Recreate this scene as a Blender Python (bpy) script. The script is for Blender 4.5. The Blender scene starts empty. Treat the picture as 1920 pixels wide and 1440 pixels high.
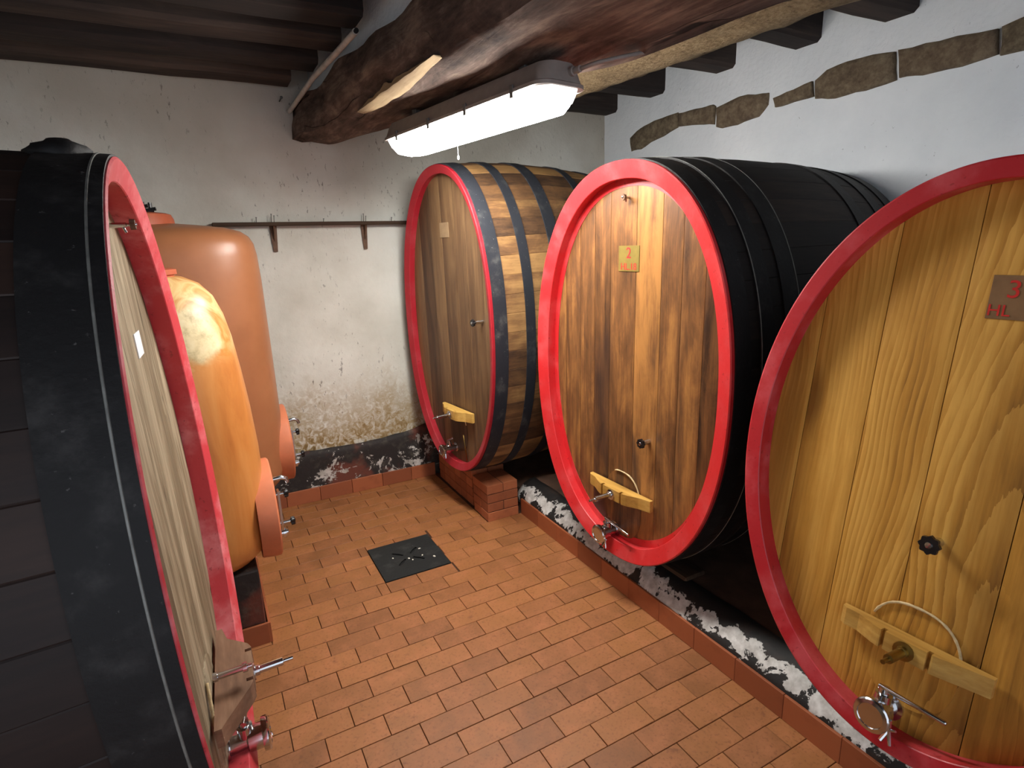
import bpy, bmesh, math, random
from mathutils import Vector, Matrix, noise
random.seed(7)
S = bpy.context.scene
COL = S.collection
PI = math.pi

# ------------------------------------------------------------------ camera, world, exposure
F_PX, YAW, PITCH, ROLL, CAM_H = 1070.76, 0.489686, 0.238673, -0.0324957, 1.74977
def cam_axes():
    cy, sy, cp, sp = math.cos(YAW), math.sin(YAW), math.cos(PITCH), math.sin(PITCH)
    fwd = Vector((sy*cp, cy*cp, -sp)); r0 = Vector((cy, -sy, 0)); u0 = r0.cross(fwd)
    r = math.cos(ROLL)*r0 + math.sin(ROLL)*u0
    u = -math.sin(ROLL)*r0 + math.cos(ROLL)*u0
    return r, u, fwd
_r, _u, _f = cam_axes()
cd = bpy.data.cameras.new('camera'); cam = bpy.data.objects.new('camera', cd); COL.objects.link(cam)
cd.sensor_width = 36.0; cd.lens = 36.0*F_PX/1920.0; cd.clip_start = 0.02; cd.clip_end = 60
mw = Matrix((( _r.x, _u.x, -_f.x, 0), (_r.y, _u.y, -_f.y, 0), (_r.z, _u.z, -_f.z, CAM_H), (0, 0, 0, 1)))
cam.matrix_world = mw
S.camera = cam
W = bpy.data.worlds.new('daylight'); S.world = W; W.use_nodes = True
W.node_tree.nodes['Background'].inputs[0].default_value = (0.82, 0.89, 1.0, 1)
W.node_tree.nodes['Background'].inputs[1].default_value = 0.8
S.view_settings.view_transform = 'Standard'; S.view_settings.look = 'None'
S.view_settings.gamma = 1; S.view_settings.use_curve_mapping = False
S.view_settings.exposure = 0.85
LAMP_STRENGTH = 44.0

# ------------------------------------------------------------------ dimensions
WX = 3.12      # right wall plane
WY = 4.08      # back wall plane
ZC = 2.96      # underside of the ceiling boards

# ------------------------------------------------------------------ material helpers
def lin(c):
    return tuple(((v/255.0)/12.92 if v/255.0 <= 0.04045 else ((v/255.0+0.055)/1.055)**2.4) for v in c) + (1,)
class Mat:
    def __init__(s, name, rough=0.7, metal=0.0):
        s.m = bpy.data.materials.new(name); s.m.use_nodes = True
        s.nt = s.m.node_tree; s.p = s.nt.nodes['Principled BSDF']
        s.p.inputs['Roughness'].default_value = rough; s.p.inputs['Metallic'].default_value = metal
        s._tc = None
    def n(s, t, **kw):
        nd = s.nt.nodes.new(t)
        for k, v in kw.items(): setattr(nd, k, v)
        return nd
    def put(s, sock, v):
        if hasattr(v, 'links') or isinstance(v, bpy.types.NodeSocket): s.nt.links.new(v, sock)
        elif isinstance(v, (tuple, list)) and len(v) == 3 and sock.type == 'RGBA': sock.default_value = tuple(v)+(1,)
        else: sock.default_value = v
    def tc(s, which='Object'):
        if not s._tc: s._tc = s.n('ShaderNodeTexCoord')
        return s._tc.outputs[which]
    def rnd(s): return s.n('ShaderNodeObjectInfo').outputs['Random']
    def map(s, vec, scale=(1, 1, 1), loc=(0, 0, 0), rot=(0, 0, 0)):
        m = s.n('ShaderNodeMapping'); s.put(m.inputs[0], vec)
        s.put(m.inputs['Location'], loc); s.put(m.inputs['Rotation'], rot); s.put(m.inputs['Scale'], scale)
        return m.outputs[0]
    def vadd(s, a, b):
        m = s.n('ShaderNodeVectorMath', operation='ADD'); s.put(m.inputs[0], a); s.put(m.inputs[1], b); return m.outputs[0]
    def vscale(s, a, f):
        m = s.n('ShaderNodeVectorMath', operation='SCALE'); s.put(m.inputs[0], a); s.put(m.inputs['Scale'], f); return m.outputs[0]
    def math(s, op, a, b=0.0, c=None):
        m = s.n('ShaderNodeMath', operation=op); s.put(m.inputs[0], a); s.put(m.inputs[1], b)
        if c is not None: s.put(m.inputs[2], c)
        return m.outputs[0]
    def noise(s, vec, scale=5.0, detail=4.0, rough=0.55, dist=0.0):
        m = s.n('ShaderNodeTexNoise'); s.put(m.inputs['Vector'], vec); m.inputs['Scale'].default_value = scale
        m.inputs['Detail'].default_value = detail; m.inputs['Roughness'].default_value = rough
        m.inputs['Distortion'].default_value = dist
        return m.outputs[0]
    def voro(s, vec, scale=5.0, feature='F1'):
        m = s.n('ShaderNodeTexVoronoi', feature=feature); s.put(m.inputs['Vector'], vec); m.inputs['Scale'].default_value = scale
        return m.outputs['Distance']
    def ramp(s, fac, stops, interp='LINEAR'):
        m = s.n('ShaderNodeValToRGB'); s.put(m.inputs[0], fac); cr = m.color_ramp; cr.interpolation = interp
        while len(cr.elements) < len(stops): cr.elements.new(0.5)
        for e, (p, c) in zip(cr.elements, stops):
            e.position = p; e.color = c if len(c) == 4 else tuple(c)+(1,)
        return m.outputs[0]
    def step(s, fac, a, b):
        m = s.n('ShaderNodeMapRange'); m.interpolation_type = 'SMOOTHSTEP'; s.put(m.inputs[0], fac)
        m.inputs[1].default_value = a; m.inputs[2].default_value = b
        return m.outputs[0]
    def mix(s, f, a, b, mode='MIX'):
        m = s.n('ShaderNodeMix', data_type='RGBA', blend_type=mode); s.put(m.inputs[0], f)
        s.put(m.inputs[6], a); s.put(m.inputs[7], b); return m.outputs[2]
    def xyz(s, vec):
        m = s.n('ShaderNodeSeparateXYZ'); s.put(m.inputs[0], vec); return m.outputs
    def color(s, c): s.put(s.p.inputs['Base Color'], c); return s
    def rough(s, r): s.put(s.p.inputs['Roughness'], r); return s
    def bump(s, h, strength=0.3, dist=0.01):
        b = s.n('ShaderNodeBump'); b.inputs['Strength'].default_value = strength; b.inputs['Distance'].default_value = dist
        s.put(b.inputs['Height'], h); s.nt.links.new(b.outputs[0], s.p.inputs['Normal']); return s
    def rvec(s, k=31.0):
        r = s.rnd(); m = s.n('ShaderNodeCombineXYZ')
        s.put(m.inputs[0], s.math('MULTIPLY', r, k)); s.put(m.inputs[1], s.math('MULTIPLY', r, k*1.7)); s.put(m.inputs[2], s.math('MULTIPLY', r, k*0.6))
        return m.outputs[0]

def wood(name, dark, mid, light, axis='Z', streak=11.0, stretch=0.07, tint=0.35, rough=0.55, stain=0.0, stain_col=(0.02, 0.012, 0.008), rings=0.0, ring_scale=9.0, bump=0.25, knots=0.0, spec=0.35, mottle=0.0, cracks=0.0):
    M = Mat(name, rough)
    p = M.vadd(M.tc(), M.rvec())
    st = {'X': (stretch, 1, 1), 'Y': (1, stretch, 1), 'Z': (1, 1, stretch)}[axis]
    wob = M.vscale(M.noise(M.map(p, (1.2, 1.2, 0.7)), 1.5, 2), 0.18)
    q = M.map(M.vadd(p, wob), st)
    a = M.noise(q, streak, 5, 0.6, 0.3)
    fine = M.noise(M.map(p, tuple(v*0.5 if v < 1 else 1 for v in st)), streak*7, 3, 0.6)
    f = M.math('ADD', M.math('MULTIPLY', a, 0.75), M.math('MULTIPLY', fine, 0.3))
    f = M.math('ADD', f, M.math('MULTIPLY', M.math('SUBTRACT', M.rnd(), 0.5), tint))
    if rings > 0:
        w = M.n('ShaderNodeTexWave', wave_type='RINGS', rings_direction='X', wave_profile='SAW')
        M.put(w.inputs['Vector'], M.map(M.vadd(M.tc(), wob), (1, 1.0, 0.075), (0.3, 0.03, 0.05)))
        w.inputs['Scale'].default_value = ring_scale; w.inputs['Distortion'].default_value = 2.6
        w.inputs['Detail'].default_value = 4.0; w.inputs['Detail Scale'].default_value = 2.2; w.inputs['Detail Roughness'].default_value = 0.6
        f = M.math('ADD', f, M.math('MULTIPLY', M.math('SUBTRACT', w.outputs['Fac'], 0.5), M.math('MULTIPLY', M.step(M.noise(M.map(p, (1, 1, 0.4)), 2.6, 3), 0.35, 0.65), rings)))
    if mottle > 0:
        mo = M.noise(M.map(p, tuple(v*4 if v < 1 else 1 for v in st)), 9.0, 6, 0.7, 0.5)
        f = M.math('ADD', f, M.math('MULTIPLY', M.math('SUBTRACT', mo, 0.5), mottle))
    c = M.ramp(f, [(0.22, dark), (0.5, mid), (0.75, light)])
    if cracks > 0:
        ck = M.noise(M.map(M.vadd(p, wob), tuple(v*0.6 if v < 1 else 1 for v in st)), streak*0.55, 3, 0.5, 0.4)
        line = M.math('SUBTRACT', 1.0, M.step(M.math('ABSOLUTE', M.math('SUBTRACT', ck, 0.5)), 0.002, 0.014))
        gate = M.step(M.noise(M.map(p, tuple(v*4 if v < 1 else 1 for v in st)), 2.5, 2), 0.48, 0.6)
        line = M.math('MULTIPLY', line, gate)
        c = M.mix(M.math('MULTIPLY', line, cracks), c, tuple(v*0.25 for v in dark[:3]))
        f = M.math('SUBTRACT', f, M.math('MULTIPLY', line, 0.8))
    if stain > 0:
        sn = M.noise(M.map(p, tuple(v*3 if v < 1 else 1 for v in st)), 3.2, 5, 0.65, 0.6)
        c = M.mix(M.math('MULTIPLY', M.step(sn, 0.48, 0.68), stain), c, stain_col)
    if knots > 0:
        kn = M.voro(M.map(M.vadd(p, wob), tuple(v*6 if v < 1 else 1 for v in st)), 2.3)
        c = M.mix(M.math('MULTIPLY', M.math('SUBTRACT', 1.0, M.step(kn, 0.03, 0.11)), knots), c, dark)
    M.p.inputs['Specular IOR Level'].default_value = spec
    M.color(c); M.bump(f, bump, 0.004)
    return M.m

def paint_red(name, base, faded, rough=0.42):
    M = Mat(name, rough)
    p = M.tc()
    c = M.mix(M.step(M.noise(p, 6, 5, 0.6), 0.45, 0.75), base, faded)
    c = M.mix(M.math('MULTIPLY', M.step(M.noise(M.map(p, (1, 1, 1), (3, 1, 2)), 55, 3, 0.6), 0.62, 0.72), 0.6), c, tuple(v*0.45 for v in base[:3]))
    ang = M.noise(M.map(p, (2, 2, 2)), 18, 3)
    M.color(c); M.bump(ang, 0.25, 0.004)
    return M.m

def iron(name, base=(0.0115, 0.0108, 0.0112), scuff=(0.085, 0.08, 0.078), rough=0.6, amt=0.5):
    M = Mat(name, rough)
    p = M.tc()
    n1 = M.noise(p, 9, 6, 0.65); n2 = M.noise(p, 60, 4, 0.65)
    c = M.mix(M.math('MULTIPLY', M.step(n1, 0.5, 0.85), amt), base, scuff)
    c = M.mix(M.math('MULTIPLY', M.step(n2, 0.66, 0.74), amt), c, tuple(v*1.8 for v in scuff))
    M.p.inputs['Specular IOR Level'].default_value = 0.25
    M.color(c); M.bump(n2, 0.35, 0.004)
    return M.m

def simple(name, c, rough=0.5, metal=0.0, var=0.15, sc=20.0, bump=0.1):
    M = Mat(name, rough, metal)
    n = M.noise(M.tc(), sc, 4, 0.6)
    M.color(M.ramp(n, [(0.3, tuple(v*(1-var) for v in c[:3])), (0.7, tuple(min(1, v*(1+var)) for v in c[:3]))]))
    if bump: M.bump(n, bump, 0.003)
    return M.m

MT = {}
def build_materials():
    # terracotta floor tile: every tile object takes its own shade
    M = Mat('terracotta_tile', 0.62)
    p = M.vadd(M.tc(), M.rvec(17))
    r = M.rnd()
    base = M.ramp(r, [(0.0, lin((130, 82, 44))), (0.35, lin((146, 94, 50))), (0.7, lin((156, 101, 54))), (1.0, lin((142, 90, 49)))])
    n1 = M.noise(p, 9, 6, 0.65); n2 = M.noise(p, 90, 4, 0.6)
    c = M.mix(M.step(n1, 0.35, 0.8), base, M.mix(0.5, base, lin((190, 120, 78))))
    c = M.mix(M.math('MULTIPLY', M.step(M.noise(M.vadd(p, (5, 2, 1)), 14, 5, 0.7), 0.6, 0.75), 0.55), c, lin((92, 52, 32)))
    c = M.mix(M.math('MULTIPLY', M.step(n2, 0.5, 0.72), 0.5), c, lin((104, 62, 34)))
    M.color(c); M.rough(M.math('MULTIPLY_ADD', n1, 0.3, 0.42)); M.bump(n2, 0.2, 0.002); MT['tile'] = M.m
    MT['grout'] = simple('floor_grout', lin((70, 42, 26)), 0.9, 0, 0.35, 30)
    # skirting tile, darker red
    M = Mat('skirting_tile', 0.5)
    p = M.vadd(M.tc(), M.rvec(17)); r = M.rnd()
    base = M.ramp(r, [(0.0, lin((140, 76, 46))), (1.0, lin((164, 92, 56)))])
    n1 = M.noise(p, 12, 5, 0.6)
    M.color(M.mix(M.math('MULTIPLY', M.step(n1, 0.5, 0.8), 0.4), base, lin((112, 56, 34)))); M.bump(n1, 0.1, 0.002); MT['skirt'] = M.m
    # white lime plaster, back wall: age tone, specks, ochre damp rising from the floor
    M = Mat('plaster_back', 0.9)
    p = M.tc(); z = M.xyz(p)[2]
    big = M.noise(p, 1.3, 5, 0.6); fine = M.noise(p, 35, 5, 0.6)
    c = M.ramp(big, [(0.3, lin((196, 194, 182))), (0.55, lin((220, 219, 209))), (0.75, lin((230, 230, 224)))])
    # greyish brown tone, stronger high on the wall
    high_tone = M.math('MULTIPLY', M.step(M.math('ADD', z, M.math('MULTIPLY', M.math('SUBTRACT', M.noise(p, 1.1, 4), 0.5), 1.6)), 1.9, 2.9), 0.62)
    c = M.mix(high_tone, c, lin((146, 132, 116)))
    sp = M.noise(M.map(p, (1, 1, 0.35)), 48, 3, 0.7)
    spk = M.math('MULTIPLY', M.step(sp, 0.61, 0.69), M.step(M.noise(M.map(p, (1, 1, 0.6), (4, 0, 0)), 2.0, 2), 0.40, 0.60))
    c = M.mix(M.math('MULTIPLY', spk, 0.75), c, lin((96, 90, 82)))
    dn = M.math('ADD', z, M.math('MULTIPLY', M.math('SUBTRACT', M.noise(p, 3.2, 6, 0.7), 0.5), 0.75))
    damp = M.math('SUBTRACT', 1.0, M.step(dn, 0.36, 0.98))
    worm = M.noise(p, 22, 4, 0.65, 1.2)
    c = M.mix(M.math('MULTIPLY', damp, M.step(worm, 0.26, 0.60)), c, lin((158, 132, 84)))
    c = M.mix(M.math('MULTIPLY', M.math('SUBTRACT', 1.0, M.step(dn, 0.3, 0.6)), M.step(worm, 0.5, 0.66)), c, lin((116, 90, 52)))
    M.color(c); M.bump(M.math('ADD', M.math('MULTIPLY', fine, 0.5), M.noise(p, 6, 5, 0.6)), 0.35, 0.02); MT['plaster'] = M.m
    # right wall: cleaner white, cool daylight tint put into the colour
    M = Mat('plaster_right', 0.9)
    p = M.tc()
    big = M.noise(p, 1.6, 5, 0.6)
    c = M.ramp(big, [(0.3, lin((222, 227, 233))), (0.7, lin((240, 244, 248)))])
    spk = M.math('MULTIPLY', M.step(M.noise(p, 40, 3, 0.7), 0.68, 0.73), M.step(M.noise(M.map(p, (1, 1, 1), (3, 1, 0)), 3, 2), 0.45, 0.65))
    c = M.mix(M.math('MULTIPLY', spk, 0.6), c, lin((120, 122, 126)))
    M.color(c); M.bump(M.math('ADD', M.math('MULTIPLY', M.noise(p, 35, 5), 0.4), M.noise(p, 5, 6, 0.65)), 0.45, 0.03); MT['plaster_r'] = M.m
    # peeling painted plinth: black and oxblood paint over white lime
    def peel(name, bias, red=0.5, axis=(1, 1, 1)):
        M = Mat(name, 0.75)
        p = M.map(M.tc(), axis)
        n = M.noise(p, 6.5, 9, 0.72, 0.4)
        white = M.step(n, bias, bias+0.015)
        paint = M.mix(M.math('MULTIPLY', M.step(M.noise(M.vadd(p, (3, 5, 1)), 3.0, 4, 0.6), 0.48, 0.62), red), lin((38, 32, 30)), lin((104, 54, 40)))
        paint = M.mix(M.math('MULTIPLY', M.step(M.noise(M.vadd(p, (1, 2, 8)), 11, 5, 0.7), 0.48, 0.75), 0.6), paint, lin((96, 90, 78)))
        wc = M.ramp(M.noise(p, 25, 4), [(0.3, lin((158, 152, 142))), (0.7, lin((214, 210, 204)))])
        M.color(M.mix(white, paint, wc)); M.bump(M.math('ADD', M.math('MULTIPLY', white, 0.5), M.noise(p, 40, 4)), 0.4, 0.006)
        return M.m
    MT['peel_back'] = peel('peeling_plinth_paint', 0.565, 1.0)
    MT['peel_left'] = peel('peeling_oxblood_paint', 0.66, 1.0)
    # curb strip: white band that runs along the curb, torn edges
    M = Mat('peeling_curb_paint', 0.7)
    p = M.tc(); x = M.xyz(p)[0]
    n = M.noise(p, 6, 8, 0.68, 0.3)
    t = M.math('ADD', M.math('MULTIPLY', M.math('SUBTRACT', x, 1.692), 9.0), M.math('MULTIPLY', M.math('SUBTRACT', n, 0.5), 2.2))
    white = M.math('MULTIPLY', M.step(t, 0.02, 0.06), M.math('SUBTRACT', 1.0, M.step(t, 0.52, 0.56)))
    hole = M.step(M.noise(M.vadd(p, (7, 3, 2)), 14, 6, 0.62), 0.40, 0.42)
    blk = M.mix(M.math('MULTIPLY', M.step(M.noise(p, 5, 5, 0.7), 0.5, 0.7), 0.6), lin((24, 21, 20)), lin((66, 46, 34)))
    M.color(M.mix(M.math('MULTIPLY', white, hole), blk, M.ramp(M.noise(p, 30, 4), [(0.3, lin((168, 164, 158))), (0.7, lin((222, 220, 216)))])))
    M.bump(M.math('ADD', white, M.noise(p, 40, 4)), 0.35, 0.005); MT['peel_curb'] = M.m
    MT['platform'] = simple('platform_screed', lin((92, 66, 50)), 0.9, 0, 0.45, 7, 0.4)
    # timber
    MT['beam'] = wood('old_beam_wood', lin((46, 38, 35)), lin((100, 84, 76)), lin((150, 131, 116)), 'Y', 9, 0.10, 0.1, 0.85, 0.5, lin((48, 42, 44)), bump=1.0, mottle=0.9, cracks=0.9, spec=0.12)
    MT['splinter'] = wood('pale_split_wood', lin((92, 74, 56)), lin((150, 128, 98)), lin((184, 160, 124)), 'Y', 12, 0.1, 0.1, 0.9, 0.4, lin((80, 66, 54)), bump=0.8)
    MT['joist'] = wood('sooty_joist_wood', lin((22, 20, 20)), lin((50, 41, 38)), lin((80, 66, 58)), 'X', 8, 0.08, 0.25, 0.9, 0.3, lin((20, 22, 26)), bump=0.7)
    MT['board'] = wood('sooty_ceiling_board', lin((14, 13, 14)), lin((32, 27, 26)), lin((52, 43, 38)), 'Y', 8, 0.08, 0.3, 0.9, bump=0.6)
    M = Mat('tan_foam', 0.95)
    p = M.tc(); n = M.noise(p, 55, 6, 0.7); v = M.noise(p, 9, 4)
    M.color(M.ramp(M.math('ADD', M.math('MULTIPLY', n, 0.6), M.math('MULTIPLY', v, 0.4)), [(0.32, lin((112, 90, 62))), (0.5, lin((178, 150, 110))), (0.7, lin((212, 186, 146)))]))
    M.bump(n, 1.0, 0.05); MT['foam'] = M.m
    M = Mat('brown_stone', 0.95)
    p = M.vadd(M.tc(), M.rvec(5)); n = M.noise(p, 14, 7, 0.7); v = M.noise(p, 50, 4, 0.6)
    M.color(M.mix(M.math('MULTIPLY', M.rnd(), 0.35), M.ramp(M.math('ADD', M.math('MULTIPLY', n, 0.7), M.math('MULTIPLY', v, 0.3)), [(0.33, lin((66, 56, 44))), (0.5, lin((112, 98, 78))), (0.68, lin((150, 136, 112)))]), lin((120, 96, 78))))
    M.bump(n, 0.9, 0.02); MT['stone'] = M.m
    MT['bearer'] = wood('bearer_wood', lin((30, 22, 18)), lin((64, 46, 34)), lin((98, 72, 52)), 'Y', 10, 0.1, 0.2, 0.85, 0.4)
    # casks
    MT['head_dull'] = wood('dull_oak_head', lin((54, 39, 28)), lin((100, 74, 51)), lin((134, 104, 71)), 'Z', 15, 0.05, 0.35, 0.55, 0.45, lin((52, 40, 30)), mottle=0.4)
    MT['stave_dull'] = wood('dull_oak_stave', lin((60, 42, 29)), lin((112, 80, 50)), lin((158, 120, 74)), 'X', 13, 0.16, 0.45, 0.65, 0.6, lin((44, 32, 26)), mottle=0.5)
    MT['head_rich'] = wood('rich_chestnut_head', lin((50, 33, 22)), lin((114, 76, 44)), lin((166, 115, 62)), 'Z', 15, 0.09, 0.34, 0.42, 0.85, lin((62, 45, 38)), knots=0.8, mottle=0.7)
    MT['stave_black'] = wood('blackened_stave', lin((12, 10, 10)), lin((30, 24, 22)), lin((52, 40, 34)), 'X', 12, 0.1, 0.3, 0.7, 0.4, lin((16, 14, 15)))
    MT['head_gold'] = wood('golden_oak_head', lin((120, 78, 28)), lin((192, 138, 56)), lin((222, 170, 82)), 'Z', 12, 0.05, 0.14, 0.5, 0.45, lin((112, 76, 34)), rings=0.30, ring_scale=19.0, bump=0.3, knots=0.7, mottle=0.45)
    MT['head_grey'] = wood('weathered_grey_head', lin((74, 62, 46)), lin((126, 111, 86)), lin((172, 158, 132)), 'Z', 20, 0.05, 0.2, 0.75, 0.5, lin((84, 64, 44)), bump=0.6, mottle=0.6, cracks=0.5)
    MT['stave_dark'] = wood('dark_brown_stave', lin((18, 12, 11)), lin((36, 24, 21)), lin((54, 37, 30)), 'X', 10, 0.1, 0.3, 0.6, 0.3, lin((22, 16, 16)))
    MT['red'] = paint_red('red_rim_paint', lin((204, 40, 44)), lin((212, 74, 76)))
    MT['red_dull'] = paint_red('dull_red_rim_paint', lin((164, 30, 42)), lin((176, 58, 66)), 0.5)
    MT['red_dark'] = paint_red('crimson_rim_paint', lin((184, 34, 44)), lin((206, 84, 90)), 0.42)
    MT['red_pink'] = paint_red('faded_pink_red_rim_paint', lin((196, 58, 66)), lin((222, 132, 136)), 0.55)
    MT['hoop'] = iron('black_hoop_iron')
    MT['hoop_worn'] = iron('worn_hoop_iron', (0.022, 0.024, 0.030), (0.13, 0.13, 0.12), 0.55, 0.7)
    MT['hoop_edge'] = simple('scuffed_hoop_edge', lin((120, 120, 116)), 0.5, 0.3, 0.3, 30)
    MT['bar'] = wood('pale_bar_wood', lin((120, 82, 34)), lin((186, 142, 66)), lin((216, 176, 96)), 'Y', 14, 0.08, 0.2, 0.6, 0.35, lin((96, 62, 36)))
    MT['bar_old'] = wood('old_bar_wood', lin((84, 58, 42)), lin((128, 96, 74)), lin((160, 128, 102)), 'Y', 10, 0.2, 0.1, 0.8, 0.5, lin((80, 60, 48)), bump=0.5)
    MT['seal'] = simple('pale_wax_seal', lin((208, 186, 140)), 0.7, 0, 0.3, 40)
    MT['steel'] = simple('polished_steel', lin((205, 206, 208)), 0.16, 1.0, 0.06, 12, 0.02)
    MT['brass'] = simple('tarnished_brass', lin((150, 128, 72)), 0.35, 1.0, 0.2, 25, 0.05)
    MT['knob'] = simple('black_plastic', lin((22, 22, 24)), 0.35, 0, 0.2, 20, 0.03)
    MT['label_olive'] = simple('olive_label_plate', lin((128, 110, 52)), 0.45, 0.3, 0.2, 14, 0.05)
    MT['label_brown'] = simple('brown_label_plate', lin((132, 100, 66)), 0.55, 0.2, 0.2, 14, 0.05)
    MT['ink_red'] = simple('red_lettering', lin((206, 40, 34)), 0.5, 0, 0.15, 40, 0)
    MT['paper'] = simple('white_paper', lin((232, 234, 236)), 0.7, 0, 0.04, 30, 0)
    MT['paper_tan'] = simple('tan_paper', lin((150, 124, 92)), 0.8, 0, 0.1, 30, 0)
    # tanks
    M = Mat('brown_orange_tank_shell', 0.38)
    p = M.tc(); n = M.noise(p, 3, 5, 0.55); n2 = M.noise(M.map(p, (1, 1, 0.3)), 14, 4)
    c = M.ramp(n, [(0.3, lin((150, 96, 62))), (0.7, lin((172, 114, 76)))])
    c = M.mix(M.math('MULTIPLY', M.step(n2, 0.62, 0.78), 0.35), c, lin((140, 80, 46)))
    M.color(c); M.bump(n2, 0.1, 0.01); MT['tank_plain'] = M.m
    M = Mat('marbled_orange_tank_shell', 0.4)
    p = M.tc(); z = M.xyz(p)[2]
    w = M.noise(M.map(p, (1, 1, 0.9)), 4.2, 5, 0.55, 1.6)
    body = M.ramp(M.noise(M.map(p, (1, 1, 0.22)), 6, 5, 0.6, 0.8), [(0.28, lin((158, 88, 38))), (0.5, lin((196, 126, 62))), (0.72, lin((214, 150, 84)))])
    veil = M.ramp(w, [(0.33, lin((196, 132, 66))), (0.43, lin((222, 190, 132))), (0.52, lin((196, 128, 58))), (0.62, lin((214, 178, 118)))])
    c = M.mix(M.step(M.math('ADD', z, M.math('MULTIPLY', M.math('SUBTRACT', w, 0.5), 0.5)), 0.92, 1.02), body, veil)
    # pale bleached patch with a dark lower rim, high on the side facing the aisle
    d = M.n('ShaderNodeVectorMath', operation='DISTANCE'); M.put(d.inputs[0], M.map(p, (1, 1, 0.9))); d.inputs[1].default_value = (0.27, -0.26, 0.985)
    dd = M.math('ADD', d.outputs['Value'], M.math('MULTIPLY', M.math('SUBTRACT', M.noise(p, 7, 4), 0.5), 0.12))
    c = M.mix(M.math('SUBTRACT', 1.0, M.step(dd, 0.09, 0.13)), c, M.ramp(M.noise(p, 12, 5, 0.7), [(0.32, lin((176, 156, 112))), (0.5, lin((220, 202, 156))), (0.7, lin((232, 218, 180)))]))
    M.color(c); M.bump(M.noise(p, 12, 4), 0.12, 0.01); MT['tank_marble'] = M.m
    MT['flange'] = simple('orange_flange', lin((206, 122, 84)), 0.5, 0, 0.1, 9, 0.05)
    MT['neck'] = simple('red_orange_neck', lin((176, 88, 56)), 0.55, 0, 0.12, 12, 0.05)
    # misc
    MT['drain'] = iron('blackened_drain_iron', lin((34, 36, 36))[:3], (0.09, 0.09, 0.085), 0.6, 0.5)
    MT['shade_black'] = simple('opening_shade', (0.004, 0.004, 0.004), 1.0, 0, 0.1, 10, 0)  # flat black standing in for the shade inside openings
    MT['crumb'] = simple('white_crumb', lin((228, 222, 206)), 0.8, 0, 0.05, 40, 0)
    MT['rail'] = wood('dark_rail_wood', lin((40, 28, 20)), lin((70, 52, 38)), lin((98, 76, 56)), 'X', 12, 0.08, 0.1, 0.8)
    MT['rust'] = simple('rusty_bracket', lin((104, 78, 60)), 0.7, 0.3, 0.3, 30, 0.15)
    MT['nail'] = simple('grey_nail', lin((96, 92, 88)), 0.5, 0.8, 0.2, 30, 0)
    MT['housing'] = simple('grey_lamp_housing', lin((138, 128, 122)), 0.55, 0, 0.12, 20, 0.03)
    MT['clip'] = simple('grey_lamp_clip', lin((96, 94, 92)), 0.4, 0.2, 0.1, 20, 0)
    MT['conduit'] = simple('dusty_conduit', lin((190, 184, 176)), 0.7, 0, 0.2, 20, 0.1)
    M = Mat('lit_diffuser', 0.3); M.color((0.9, 0.95, 0.92, 1))
    M.p.inputs['Emission Color'].default_value = (1.0, 0.975, 0.925, 1); M.p.inputs['Emission Strength'].default_value = LAMP_STRENGTH
    MT['lit'] = M.m
    M = Mat('glowing_lamp_end', 0.25); M.color(lin((214, 220, 214)))
    M.p.inputs['Emission Color'].default_value = (1.0, 0.98, 0.93, 1); M.p.inputs['Emission Strength'].default_value = 1.2  # weak emission stands in for lamp light passing through the cap
    MT['lit_end'] = M.m
    MT['brick'] = None
    M = Mat('pillar_brick', 0.8)
    p = M.vadd(M.tc(), M.rvec(9)); n = M.noise(p, 16, 6, 0.65)
    M.color(M.mix(M.math('MULTIPLY', M.step(n, 0.45, 0.8), 0.5), M.ramp(M.rnd(), [(0, lin((150, 84, 50))), (1, lin((178, 104, 64)))]), lin((104, 58, 40))))
    M.bump(n, 0.3, 0.005); MT['brick'] = M.m
    MT['hose'] = simple('black_rubber', lin((24, 23, 22)), 0.5, 0, 0.2, 20, 0.05)
build_materials()

# ------------------------------------------------------------------ geometry helpers
def link(name, me, mat, parent=None, smooth=False, kind=None, label=None, cat=None, group=None):
    o = bpy.data.objects.new(name, me); COL.objects.link(o)
    if mat is not None and not me.materials: me.materials.append(mat)
    if smooth:
        for pl in me.polygons: pl.use_smooth = True
    if parent: o.parent = parent
    if kind: o['kind'] = kind
    if label: o['label'] = label
    if cat: o['category'] = cat
    if group: o['group'] = group
    return o
def empty(name, label, cat, loc=(0, 0, 0), rot=(0, 0, 0), group=None):
    o = bpy.data.objects.new(name, None); COL.objects.link(o); o.location = loc; o.rotation_euler = rot
    o.empty_display_size = 0.1
    o['label'] = label; o['category'] = cat
    if group: o['group'] = group
    return o
def bm_obj(name, bm, mat, parent=None, smooth=False, auto=None, **kw):
    bmesh.ops.recalc_face_normals(bm, faces=bm.faces)
    me = bpy.data.meshes.new(name); bm.to_mesh(me); bm.free()
    o = link(name, me, mat, parent, smooth, **kw)
    if auto is not None:
        try: me.set_sharp_from_angle(angle=math.radians(auto))
        except Exception: pass
    return o
def pd(name, v, f, mat, parent=None, smooth=False, auto=None, **kw):
    bm = bmesh.new(); vs = [bm.verts.new(p) for p in v]
    for q in f:
        try: bm.faces.new([vs[i] for i in q])
        except ValueError: pass
    return bm_obj(name, bm, mat, parent, smooth, auto, **kw)
def box(bm, x0, x1, y0, y1, z0, z1, bev=0.0):
    r = bmesh.ops.create_cube(bm, size=1.0)
    for v in r['verts']:
        v.co = Vector(((x0+x1)/2+v.co.x*(x1-x0), (y0+y1)/2+v.co.y*(y1-y0), (z0+z1)/2+v.co.z*(z1-z0)))
    if bev > 0:
        es = list({e for v in r['verts'] for e in v.link_edges})
        bmesh.ops.bevel(bm, geom=es, offset=bev, segments=1, affect='EDGES', profile=0.7)
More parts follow.
